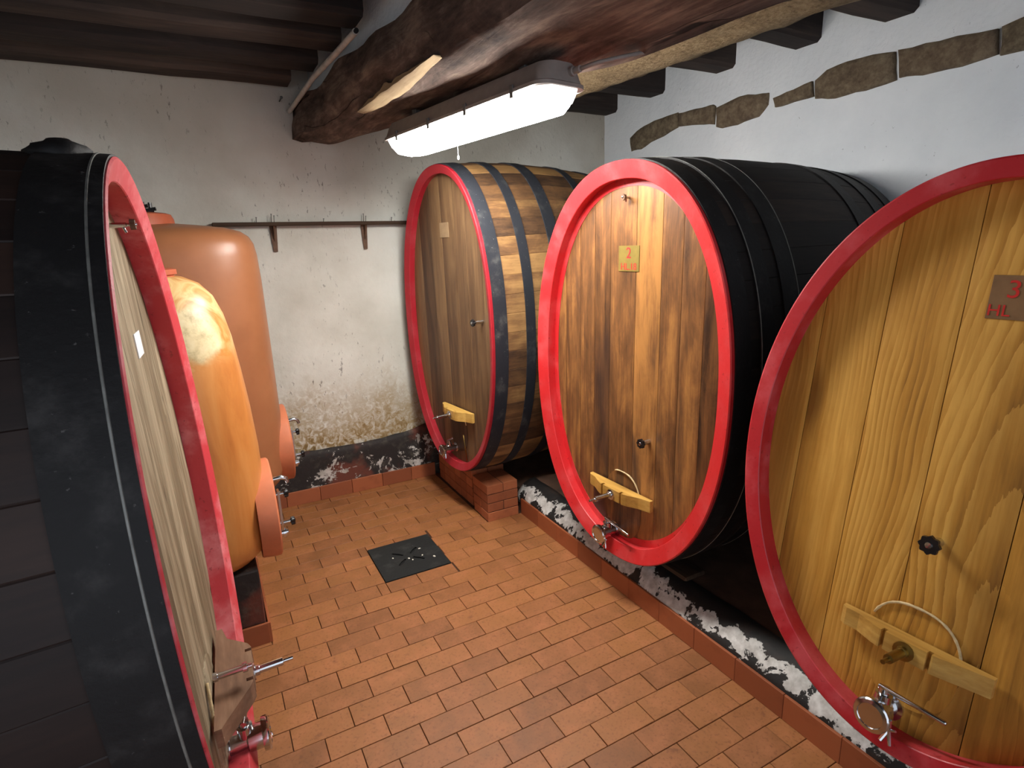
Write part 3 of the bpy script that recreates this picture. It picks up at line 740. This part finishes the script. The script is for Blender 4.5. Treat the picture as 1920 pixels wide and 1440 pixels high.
# ------------------------------------------------------------------ casks
def sup(a, b, n, N):
    """arc-length even points and normals on a superellipse, counter-clockwise in (u, v)"""
    e = 2.0/n; raw = []
    K = 1440
    for k in range(K):
        t = 2*PI*k/K; c, s = math.cos(t), math.sin(t)
        raw.append((a*math.copysign(abs(c)**e, c), b*math.copysign(abs(s)**e, s)))
    raw.append(raw[0]); acc = [0.0]
    for p, q in zip(raw, raw[1:]): acc.append(acc[-1]+math.hypot(q[0]-p[0], q[1]-p[1]))
    out = []; j = 0
    for k in range(N):
        d = acc[-1]*k/N
        while acc[j+1] < d: j += 1
        w = (d-acc[j])/max(acc[j+1]-acc[j], 1e-9)
        out.append((raw[j][0]*(1-w)+raw[j+1][0]*w, raw[j][1]*(1-w)+raw[j+1][1]*w))
    nor = []
    for k in range(N):
        p, q = out[k-1], out[(k+1) % N]; dx, dy = q[0]-p[0], q[1]-p[1]; l = math.hypot(dx, dy); nor.append((dy/l, -dx/l))
    return out, nor

class Cask:
    def __init__(s, label, x0, yc, zc, a, b, psi, tilt, n, L, bulge, head_mat, stave_mat, rim_mat, hoop_mat, hoops, rim_w=0.07, rec=0.07, strip=0.03, nst=44, flip=False, bw=(0.11, 0.17), bevel=0.02, seed=1, far=1.0):
        s.a, s.b, s.n, s.L, s.bulge, s.rec, s.far = a, b, n, L, bulge, rec, far
        rz = psi+(PI if flip else 0); t = -tilt if flip else tilt
        R = Matrix.Rotation(rz, 3, 'Z') @ Matrix.Rotation(-t, 3, 'Y')
        base = Vector((x0, yc, zc)) + R @ Vector((0, 0, -b))
        s.e = empty('wine_cask', label, 'cask', base, (0, -t, rz), 'large oval wine casks')
        rnd = random.Random(seed)
        NS = nst*4
        s.pts, s.nor = sup(a, b, n, NS)
        # staves
        nx = 7
        for i in range(nst):
            v = []; f = []
            for k in range(nx+1):
                xs0 = bevel+0.010; x = xs0+(L-xs0)*k/nx; sc = s.scale(x)
                cols = [0.0, 0.10, 1.0, 2.0, 3.0, 3.90, 4.0]
                for ci, c in enumerate(cols):
                    q = i*4+c; j = int(q); w = q-j
                    p = [s.pts[j % NS][m]*(1-w)+s.pts[(j+1) % NS][m]*w for m in (0, 1)]
                    nn = s.nor[j % NS] if w < 0.5 else s.nor[(j+1) % NS]
                    d = -0.0018 if ci in (0, 6) else 0.0
                    v.append((x, p[0]*sc+nn[0]*d, b+p[1]*sc+nn[1]*d))
                for c in (4.0, 0.0):
                    q = i*4+c; j = int(q) % NS; nn = s.nor[j]; p = s.pts[j]
                    v.append((x, p[0]*sc-nn[0]*(rim_w-0.016), b+p[1]*sc-nn[1]*(rim_w-0.016)))
            m = 9
            for k in range(nx):
                for c in range(m):
                    f.append((k*m+c, k*m+(c+1) % m, (k+1)*m+(c+1) % m, (k+1)*m+c))
            f.append(tuple(range(m))); f.append(tuple(nx*m+c for c in range(m-1, -1, -1)))
            pd('stave', v, f, stave_mat, s.e, True, 30)
        # painted rim: front ring, recessed inner wall, painted margin on the head
        s.ring('rim', [(bevel+0.028, 0.0005), (0.003, -0.001), (0.0, 0.004), (bevel-0.001, rim_w-0.002), (bevel+0.002, rim_w), (rec, rim_w-0.008)], rim_mat, s.e)
        if strip > 0: s.ring('painted_margin', [(rec-0.0015, rim_w-0.009), (rec-0.0022, rim_w+strip), (rec+0.002, rim_w+strip)], rim_mat, s.e)
        # hoops
        for h in hoops:
            x0_, x1_ = h[0], h[1]
            hp = s.ring('hoop', [(x0_, 0.002), (x0_, -0.005), (x1_, -0.005), (x1_, 0.002)], hoop_mat, s.e, True)
            if len(h) > 2: s.ring('hoop_edge', [(h[2]-0.0025, -0.0048), (h[2]-0.0015, -0.0065), (h[2]+0.0015, -0.0065), (h[2]+0.0025, -0.0048)], MT['hoop_edge'], hp, True)
        # head boards
        head = bpy.data.objects.new('head', None); COL.objects.link(head); head.parent = s.e; head['label'] = 'recessed head of upright boards'
        dd = rim_w-0.014
        off = sorted((p[0]-nn[0]*dd, p[1]-nn[1]*dd) for p, nn in zip(s.pts, s.nor) if p[1] >= 0)
        ra = off[-1][0]
        def half(u_):
            u_ = min(max(u_, off[0][0]), off[-1][0])
            for (ua, va), (ub, vb) in zip(off, off[1:]):
                if ua <= u_ <= ub: return va+(vb-va)*((u_-ua)/max(ub-ua, 1e-9))
            return 0.0
        u = -ra
        while u < ra-0.01:
            w = rnd.uniform(*bw); u1 = u+w
            if ra-u1 < 0.07: u1 = ra
            cols = 10; v = []; f = []
            for k in range(cols+1):
                uu = u+0.0012+(u1-u-0.0024)*k/cols
                hv = max(half(uu), 0.002)
                xx = rec+0.0035*rnd.uniform(-.3, .3)*0 + (0.0015 if k in (0, cols) else 0)
                v += [(xx, uu, b-hv), (xx, uu, b+hv), (rec+0.035, uu, b+hv), (rec+0.035, uu, b-hv)]
            for k in range(cols):
                for c in range(4):
                    f.append((k*4+c, k*4+(c+1) % 4, (k+1)*4+(c+1) % 4, (k+1)*4+c))
            f += [(0, 1, 2, 3), (cols*4+3, cols*4+2, cols*4+1, cols*4)]
            pd('board', v, f, head_mat, head)
            u = u1
        # plain back head
        bm = bmesh.new(); sc = s.scale(L-0.06)
        prism(bm, [(p[0]*sc-0.0*nn[0], p[1]*sc) for p, nn in zip([(q[0]-m_[0]*0.04, q[1]-m_[1]*0.04) for q, m_ in zip(s.pts[::2], s.nor[::2])], s.nor[::2])], (L-0.07, 0, b), (0, 1, 0), (0, 0, 1), (1, 0, 0), 0.03)
        bm_obj('back_head', bm, stave_mat, s.e)
    def scale(s, x):
        t = x/s.L
        return (1+s.bulge*(1-(2*t-1)**2))*(1+(s.far-1)*t)
    def ring(s, name, prof, mat, parent, follow=False):
        v = []; f = []; N = len(s.pts); m = len(prof)
        for p, nn in zip(s.pts, s.nor):
            for x, d in prof:
                sc = s.scale(x) if follow else 1.0
                v.append((x, p[0]*sc-nn[0]*d, s.b+p[1]*sc-nn[1]*d))
        for i in range(N):
            for k in range(m-1):
                a, b_ = i*m+k, ((i+1) % N)*m+k; f.append((a, a+1, b_+1, b_))
        return pd(name, v, f, mat, parent, True, 22)
    def P(s, x, u, v): return Vector((x, u, s.b+v))
    # --- fittings, all in cask space: x out of the head is negative
    def crossbar(s, u, v, half, mat, bolt_mat, top=0.05, out=0.085, bolt_len=0.075, skew=0.0):
        r = s.rec
        poly = [(-half, r-0.012), (-half, r-0.030), (-half*0.72, r-0.045), (-half*0.46, r-out*0.92), (-half*0.36, r-out), (-half*0.335, r-out), (-half*0.335, r-out+0.018), (-half*0.275, r-out+0.018), (-half*0.275, r-out),
                (half*0.275, r-out), (half*0.275, r-out+0.018), (half*0.335, r-out+0.018), (half*0.335, r-out), (half*0.36, r-out), (half*0.46, r-out*0.92), (half*0.72, r-out*0.6), (half*0.92, r-0.04), (half, r-0.030), (half, r-0.012)]
        bm = bmesh.new(); prism(bm, poly, s.P(0, u, v), (0, 1, 0), (1, 0, 0), (0, skew, 1), top)
        bar = bm_obj('crossbar', bm, mat, s.e)
        bm = bmesh.new(); lathe(bm, s.P(r-out+0.004, u, v+top*0.45), (-1, 0, 0), [(0, 0.026), (0.008, 0.026), (0.010, 0.016), (0.020, 0.016), (0.021, 0.0125), (bolt_len*0.75, 0.0125), (bolt_len*0.76, 0.006), (bolt_len, 0.006)], 16)
        bm_obj('bolt', bm, bolt_mat, bar, True, 35)
    def door(s, u, v, ru, rv, mat, a0=-20, a1=120):
        bm = bmesh.new(); pts = []
        for k in range(40):
            t = 2*PI*k/40; pts.append((ru*math.copysign(abs(math.cos(t))**0.8, math.cos(t)), rv*math.copysign(abs(math.sin(t))**0.8, math.sin(t))))
        prism(bm, pts, s.P(s.rec-0.004, u, v), (0, 1, 0), (0, 0, 1), (1, 0, 0), 0.02)
        d = bm_obj('door', bm, mat, s.e)
        bm = bmesh.new(); arc = []
        for k in range(30):
            t = math.radians(a0+(a1-a0)*k/29); arc.append(s.P(s.rec-0.007-0.003*math.sin(k/29*PI), u+(ru+.002)*math.copysign(abs(math.cos(t))**0.8, math.cos(t)), v+(rv+.002)*math.copysign(abs(math.sin(t))**0.8, math.sin(t))))
        tube(bm, arc, [0.0032+0.0025*abs(nz(k, 0, s.a, 0.6)) for k in range(30)], 6); bm_obj('seal', bm, MT['seal'], d, True)
    def valve(s, u, v, cap=True, handle=(-0.13, 0.01), out=0.10, r=0.030):
        x = s.rec; bm = bmesh.new()
        lathe(bm, s.P(x, u, v), (-1, 0, 0), [(0, r*1.1), (0.008, r*1.1), (0.010, r*0.75), (out*0.55, r*0.75), (out*0.6, r), (out, r)], 18)
        vb = bm_obj('valve', bm, MT['steel'], s.e, True, 35)
        bm = bmesh.new(); lathe(bm, s.P(x-out, u, v), (-1, 0, 0), [(0, r*1.28), (0.006, r*1.32), (0.016, r*1.32), (0.020, r*1.22), (0.022, r*0.95), (0.019, r*0.9)], 22); bm_obj('cap', bm, MT['steel'], vb, True, 35)
        # body boss, lever and wing nut
        bm = bmesh.new(); lathe(bm, s.P(x-out*0.55, u, v+r*0.5), (0, 0, 1), [(0, r*0.6), (r*0.9, r*0.6), (r*0.95, r*0.4), (r*1.4, r*0.4)], 14); bm_obj('stem', bm, MT['steel'], vb, True, 35)
        p0 = s.P(x-out*0.55, u+0.015, v+r*1.8); p1 = s.P(x-out*0.75, u+handle[0], v+r*1.8+handle[1])
        bm = bmesh.new(); tube(bm, [p0, p0.lerp(p1, 0.5), p1, p1+Vector((0, handle[0]*0.02, 0))], [0.0075, 0.006, 0.0065, 0.004], 10); bm_obj('lever', bm, MT['steel'], vb, True, 40)
        bm = bmesh.new()
        c = s.P(x-out-0.008, u-r*1.25, v-r*0.4)
        tube(bm, [c+Vector((-0.004, 0, r*0.9)), c, c+Vector((-0.006, -0.012, -r*1.0))], [0.005, 0.006, 0.004], 8)
        tube(bm, [c, c+Vector((-0.012, 0.010, -r*0.9))], [0.005, 0.006], 8); tube(bm, [c, c+Vector((-0.010, -0.02, r*0.4))], [0.004, 0.003], 8)
        bm_obj('wing_nut', bm, MT['steel'], vb, True, 40)
    def sample_tap(s, u, v, r=0.02, out=0.055, spout=False, knob_mat=None):
        x = s.rec; bm = bmesh.new()
        lathe(bm, s.P(x, u, v), (-1, 0, 0), [(0, r*0.55), (out*0.7, r*0.5), (out*0.72, r*0.35), (out*0.85, r*0.35)], 12)
        if spout: tube(bm, [s.P(x-out*0.55, u, v), s.P(x-out*0.6, u, v-r*1.0), s.P(x-out*0.65, u, v-r*1.6)], r*0.25, 8)
        t = bm_obj('sample_tap', bm, MT['steel'], s.e, True, 35)
        bm = bmesh.new(); pts = []
        for k in range(32):
            a = 2*PI*k/32; rr = r*(1.0+0.10*math.cos(8*a)); pts.append((rr*math.cos(a), rr*math.sin(a)))
        prism(bm, pts, s.P(x-out*0.85, u, v), (0, 1, 0), (0, 0, 1), (-1, 0, 0), 0.012)
        kb = bm_obj('knob', bm, knob_mat or MT['knob'], t)
        bm = bmesh.new(); lathe(bm, s.P(x-out*0.85-0.011, u, v), (-1, 0, 0), [(0, r*0.4), (0.004, r*0.35), (0.0045, r*0.15)], 12); bm_obj('screw', bm, MT['steel'], kb, True, 40)
    def plate(s, u, v, w, h, mat, lines, th=0.003):
        """thin label plate with lettering; lines: (text, size, du, dv)"""
        bm = bmesh.new(); x = s.rec
        box(bm, x-th, x-0.0004, u-w/2, u+w/2, s.b+v-h/2, s.b+v+h/2, 0.0006)
        p = bm_obj('label_plate', bm, mat, s.e)
        for body, size, du, dv in lines:
            me = text_mesh(body, size); me.materials.clear(); me.materials.append(MT['ink_red'])
            o = bpy.data.objects.new('lettering', me); COL.objects.link(o); o.parent = p
            # text x runs towards -u as seen from the aisle, text z points out of the head
            o.matrix_local = Matrix(((0, 0, -1, x-th-0.0006), (-1, 0, 0, u+du), (0, 1, 0, s.b+v+dv), (0, 0, 0, 1)))
        return p

# cask one, far right corner
c1 = Cask('dull brown oval cask with crimson rim and worn black hoops in the far corner', 1.33, 3.388, 1.262, .55, .965, .12, .011, 2.2, 1.32, 0.045,
          MT['head_dull'], MT['stave_dull'], MT['red_dull'], MT['hoop_worn'], [(0.02, 0.105), (0.235, 0.30), (0.46, 0.545), (0.80, 0.86), (1.05, 1.11), (1.22, 1.30)], 0.05, 0.06, 0.0, 46, bevel=0.018, seed=3, far=0.95)
c1.door(0.0, -0.70, 0.11, 0.15, MT['head_dull'], 110, 165)
c1.crossbar(-0.04, -0.60, 0.19, MT['bar'], MT['steel'], 0.06, 0.085, 0.125)
c1.valve(0.05, -0.84, handle=(-0.09, 0.05))
c1.sample_tap(-0.37, 0.055, 0.02, 0.075)
bm = bmesh.new(); tube(bm, [c1.P(0.05, -0.10, -0.90), c1.P(0.03, -0.105, -0.71)], 0.004, 8); bm_obj('steel_rod', bm, MT['brass'], c1.e, True)
c1.plate(0.02, 0.59, 0.11, 0.09, MT['paper_tan'], [])
# cask two, middle
c2 = Cask('chestnut oval cask with bright red rim and black staves, numbered 2', 1.62, 2.036, 1.162, .632, .919, .051, -.005, 2.2, 1.42, 0.032,
          MT['head_rich'], MT['stave_black'], MT['red'], MT['hoop'], [(0.02, 0.10), (0.155, 0.235, 0.16), (0.30, 0.40, 0.395), (0.95, 1.03), (1.16, 1.24), (1.31, 1.40)], 0.072, 0.07, 0.028, 46, bevel=0.02, seed=12)
c2.door(0.0, -0.67, 0.125, 0.17, MT['head_rich'], 70, 165)
c2.crossbar(0.005, -0.625, 0.215, MT['bar'], MT['steel'], 0.055, 0.078, 0.135)
c2.valve(0.052, -0.822, handle=(-0.17, -0.005), r=0.036)
c2.sample_tap(-0.16, -0.30, 0.021, 0.05)
c2.sample_tap(0.0, 0.773, 0.012, 0.03, True, MT['rust'])
c2.plate(-0.007, 0.513, 0.132, 0.112, MT['label_olive'], [('2', 0.068, 0.0, 0.022), ('HL.18', 0.042, 0.0, -0.036)])
# cask three, right foreground
c3 = Cask('golden oak oval cask with crimson rim at the right edge, numbered 3', 1.6, .679, 1.138, .570, .788, .05, -.152, 2.0, 1.08, 0.022,
          MT['head_gold'], MT['stave_black'], MT['red_dark'], MT['hoop'], [(0.035, 0.10), (0.16, 0.24), (0.32, 0.40), (0.70, 0.77), (0.85, 0.92), (0.99, 1.06)], 0.050, 0.072, 0.0, 46, bw=(0.17, 0.24), bevel=0.004, seed=21, far=0.93)
c3.door(0.008, -0.53, 0.115, 0.145, MT['head_gold'], 28, 166)
c3.crossbar(0.003, -0.515, 0.185, MT['bar'], MT['brass'], 0.052, 0.066, 0.115)
c3.valve(0.032, -0.695, handle=(-0.15, 0.012), out=0.085, r=0.036)
c3.sample_tap(0.003, -0.188, 0.024, 0.055)
c3.plate(-0.045, 0.464, 0.118, 0.108, MT['label_brown'], [('3', 0.062, 0.012, 0.018), ('HL', 0.040, 0.034, -0.034)])
# cask nought, left foreground
c0 = Cask('near-black oval cask with pink-red rim filling the left edge', -.080, 1.623, 1.107, .674, .859, -.038, .041, 2.0, 1.35, 0.035,
          MT['head_grey'], MT['stave_dark'], MT['red_pink'], MT['hoop'], [(0.006, 0.125, 0.030), (0.42, 0.50), (0.9, 0.97), (1.1, 1.17), (1.25, 1.33)], 0.05, 0.075, 0.0, 46, True, bevel=0.018, seed=5)
c0.door(0.0, -0.62, 0.12, 0.16, MT['head_grey'], 10, 60)
c0.crossbar(-0.05, -0.60, 0.225, MT['bar_old'], MT['steel'], 0.055, 0.112, 0.115)
c0.valve(-0.05, -0.80, handle=(-0.10, 0.01), out=0.10, r=0.038)
c0.sample_tap(-0.15, 0.725, 0.012, 0.055, True, MT['rust'])
bm = bmesh.new()
lathe(bm, c0.P(0.058, 0.03, -0.495), (-1, 0, 0), [(0, 0.013), (0.012, 0.013), (0.013, 0.009), (0.075, 0.009), (0.076, 0.014), (0.088, 0.014), (0.089, 0.007), (0.10, 0.007)], 14)
bm_obj('steel_stub', bm, MT['steel'], c0.e, True, 35)
bm = bmesh.new(); box(bm, 0.0725, 0.0747, -0.23, -0.13, c0.b+0.42-0.032, c0.b+0.42+0.032); bm_obj('white_sticker', bm, MT['paper'], c0.e)
# bung mound on top of the left cask
bm = bmesh.new()
for k in range(7):
    pass
bmesh.ops.create_icosphere(bm, subdivisions=3, radius=1.0)
for v in bm.verts:
    d = 1+0.16*nz(v.co.x, v.co.y, v.co.z, 2.6)
    v.co = Vector((0.10+v.co.x*0.06*d, 0.06+v.co.y*0.09*d, 2*c0.b*1.005+v.co.z*0.032*d-0.012))
bg = bm_obj('bung_mound', bm, MT['hoop'], c0.e, True)
bm = bmesh.new(); lathe(bm, (0.10, 0.05, 2*c0.b+0.012), (0, 0, 1), [(0, 0.03), (0.015, 0.028), (0.022, 0.02)], 12); bm_obj('bung', bm, MT['knob'], bg, True, 40)

# timber bearers and loose bits on the platform
bearer('bearer', 1.80, 1.93, 1.72, 2.34, 0.190, 0.212, 'dark timber bearer under the front of the bright red rimmed middle cask')
bearer('bearer', 2.75, 2.90, 1.80, 2.42, 0.190, 0.212, 'dark timber bearer under the rear of the bright red rimmed middle cask')
bearer('bearer', 1.82, 1.95, 0.45, 0.95, 0.190, 0.250, 'dark timber bearer under the front of the golden oak cask')
bearer('bearer', 2.55, 2.68, 0.55, 1.05, 0.190, 0.200, 'dark timber bearer under the rear of the golden oak cask')
bearer('bearer', 2.25, 2.40, 3.20, 3.85, 0.150, 0.235, 'dark timber bearer under the rear of the far corner cask')
bearer('bearer', -0.45, -0.25, 1.35, 1.95, 0.0, 0.185, 'dark timber bearer under the front of the left foreground cask')
bearer('bearer', -1.35, -1.15, 1.40, 2.05, 0.0, 0.165, 'dark timber bearer under the rear of the left foreground cask')
bm = bmesh.new(); box(bm, 1.93, 2.30, 2.72, 2.84, 0.190, 0.225, 0.004)
bm_obj('loose_board', bm, MT['bearer'], label='short worn board lying on the platform beside the brick pillar', cat='board')
bm = bmesh.new(); tube(bm, [(1.88, 2.50, 0.208), (1.93, 2.62, 0.208), (2.02, 2.66, 0.208), (2.2, 2.66, 0.208), (2.45, 2.70, 0.208)], 0.016, 10)
bm_obj('rubber_hose', bm, MT['hose'], None, True, label='short black rubber hose lying on the platform behind the cask numbered 2', cat='hose')

# ------------------------------------------------------------------ brick pillar and brick block
def bricks(name, label, x0, x1, y0, y1, h, courses, seed):
    e = empty(name, label, 'brickwork', ((x0+x1)/2, (y0+y1)/2, 0))
    rr = random.Random(seed)
    bm = bmesh.new(); box(bm, x0+0.004, x1-0.004, y0+0.004, y1-0.004, 0, h-0.004); o = bm_obj('mortar', bm, MT['grout'], e); o.location = (-(x0+x1)/2, -(y0+y1)/2, 0)
    ch = h/courses; nx = max(1, round((x1-x0)/0.11)); ny = max(1, round((y1-y0)/0.11))
    for c in range(courses):
        xs = [x0, x1] if c % 2 == 0 else [x0, x0+(x1-x0)*0.5, x1]
        if seed == 1: xs = [x0, x1] if c % 2 == 0 else [x0, x0+(x1-x0)*0.52, x1]
        ys = [y0+(y1-y0)*k/ny for k in range(ny+1)]
        for xa, xb in zip(xs, xs[1:]):
            for ya, yb in zip(ys, ys[1:]):
                bm = bmesh.new(); g = 0.002; j = rr.uniform(-.0015, .0015)
                box(bm, xa+(g if xa > x0 else j), xb-(g if xb < x1 else j), ya+(g if ya > y0 else j), yb-g, c*ch+(g if c else 0), (c+1)*ch-g, 0.0025)
                o = bm_obj('brick', bm, MT['brick'], e); o.location = (-(x0+x1)/2, -(y0+y1)/2, 0)
bricks('brick_pillar', 'short square brick pillar at the end of the right platform', 1.442, 1.664, 3.090, 3.315, 0.250, 4, 1)
bricks('brick_block', 'shaded low brick block under the front of the far corner cask', 1.455, 1.70, 3.36, 3.98, 0.262, 4, 2)

# ------------------------------------------------------------------ tanks
def rsq(hx, hy, n, N=56):
    p, _ = sup(hx, hy, n, N); return p
def tank(name, label, cx, cy, z0, prof, n, mat):
    """prof: (z, half x, half y)"""
    e = empty('wine_tank', label, 'tank', (cx, cy, z0), (0, 0, 0), 'orange wine tanks on the plinth')
    v = []; f = []; N = 56
    for z, hx, hy in prof:
        v += [(p[0], p[1], z-z0) for p in rsq(hx, hy, n, N)]
    for k in range(len(prof)-1):
        for i in range(N): f.append((k*N+i, k*N+(i+1) % N, (k+1)*N+(i+1) % N, (k+1)*N+i))
    f.append(tuple(range(N-1, -1, -1))); f.append(tuple((len(prof)-1)*N+i for i in range(N)))
    pd('shell', v, f, mat, e, True, 60)
    return e
def knob3(bm, p, r):
    for k in range(3):
        a = 2*PI*k/3+0.4; lathe(bm, (p[0], p[1]+r*0.55*math.cos(a), p[2]+r*0.55*math.sin(a)), (1, 0, 0), [(0, r*0.5), (0.014, r*0.5), (0.018, r*0.35)], 10)
    lathe(bm, p, (1, 0, 0), [(-0.004, r*0.5), (0.018, r*0.5), (0.02, r*0.3)], 12)
def tank_front(e, xf, zc, R, th, cy=0.0):
    """round flange with bolted steel door, arm, two knobs and a tap, all on the aisle side"""
    bm = bmesh.new(); lathe(bm, (xf-0.05, cy, zc), (1, 0, 0), [(0, R*0.97), (0.05, R), (0.05+th*0.8, R), (0.05+th, R*0.97), (0.05+th, R*0.72), (0.05+th*0.4, R*0.70)], 40)
    fl = bm_obj('flange', bm, MT['flange'], e, True, 35)
    x = xf+th
    bm = bmesh.new(); lathe(bm, (xf+th*0.3, cy, zc), (1, 0, 0), [(0, R*0.70), (th*0.3, R*0.70), (th*0.7, R*0.6), (th*0.8, R*0.1)], 32); d = bm_obj('hatch', bm, MT['steel'], fl, True, 35)
    zt, zb = zc+R*0.22, zc-R*0.42
    bm = bmesh.new(); prism(bm, [(-0.022, zt+0.02), (0.022, zt+0.02), (0.028, zb), (0.020, zb-0.03), (-0.020, zb-0.03), (-0.028, zb)], (x+0.018, cy, 0), (0, 1, 0), (0, 0, 1), (1, 0, 0), 0.010); bm_obj('clamp_arm', bm, MT['steel'], fl)
    for zz, ln in ((zt, 0.05), (zb, 0.065)):
        bm = bmesh.new(); tube(bm, [(x-0.02, cy, zz), (x+ln, cy, zz)], 0.008, 10); s_ = bm_obj('clamp_screw', bm, MT['steel'], fl, True, 40)
        bm = bmesh.new(); knob3(bm, (x+ln, cy, zz), 0.022); bm_obj('knob', bm, MT['knob'], fl, True, 40)
    bm = bmesh.new(); tube(bm, [(x-0.02, cy, zc+R*0.55), (x+0.02, cy, zc+R*0.56), (x+0.045, cy, zc+R*0.57), (x+0.065, cy, zc+R*0.53), (x+0.072, cy, zc+R*0.44)], [0.011, 0.011, 0.012, 0.010, 0.010], 12); bm_obj('tap', bm, MT['steel'], fl, True, 40)
    bm = bmesh.new(); lathe(bm, (x-0.01, cy, zb-R*0.22), (1, 0, 0), [(0, 0.02), (0.03, 0.02), (0.031, 0.026), (0.045, 0.026), (0.046, 0.015), (0.055, 0.015)], 16); bm_obj('drain_outlet', bm, MT['steel'], fl, True, 40)
# near tank, marbled
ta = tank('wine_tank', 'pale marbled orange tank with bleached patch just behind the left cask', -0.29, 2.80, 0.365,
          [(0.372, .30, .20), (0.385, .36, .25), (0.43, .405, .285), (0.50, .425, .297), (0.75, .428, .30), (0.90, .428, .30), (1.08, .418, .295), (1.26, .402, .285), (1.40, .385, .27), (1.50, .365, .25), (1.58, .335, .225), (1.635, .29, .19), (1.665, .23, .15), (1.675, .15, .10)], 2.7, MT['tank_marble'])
tank_front(ta, 0.425, 0.20, 0.235, 0.036)
bm = bmesh.new(); lathe(bm, (0.05, 0, 1.28), (0, 0, 1), [(0, 0.155), (0.03, 0.155), (0.032, 0.165), (0.052, 0.165), (0.056, 0.15)], 32); bm_obj('neck', bm, MT['neck'], ta, True, 35)
# far tank, plain
tb = tank('wine_tank', 'tall plain brown-orange tank with squared shoulders against the back wall', -0.25, 3.66, 0.365,
          [(0.372, .46, .26), (0.39, .50, .31), (0.43, .535, .345), (0.50, .558, .36), (0.80, .572, .365), (1.2, .570, .365), (1.6, .566, .362), (1.74, .560, .358), (1.80, .55, .35), (1.84, .53, .335), (1.87, .49, .31), (1.89, .42, .26), (1.905, .30, .19), (1.915, .20, .12)], 3.4, MT['tank_plain'])
tank_front(tb, 0.572, 0.24, 0.235, 0.034)
bm = bmesh.new(); lathe(bm, (-0.02, 0, 1.53), (0, 0, 1), [(0, 0.205), (0.045, 0.20), (0.068, 0.19), (0.075, 0.17)], 36); nk = bm_obj('neck', bm, MT['neck'], tb, True, 35)
bm = bmesh.new()
for k, (lx, ly) in enumerate([(0.02, -0.10), (0.055, -0.12), (0.085, -0.08)]):
    tube(bm, [(lx, ly, 1.60), (lx, ly, 1.655)], 0.009, 8)
    tube(bm, [(lx-0.022, ly, 1.640-0.012*k), (lx+0.024, ly-0.01, 1.648-0.012*k)], 0.009, 8)
tube(bm, [(0.0, -0.11, 1.615), (0.10, -0.10, 1.615)], 0.010, 8)
bm_obj('lid_clamp', bm, MT['knob'], nk, True, 40)
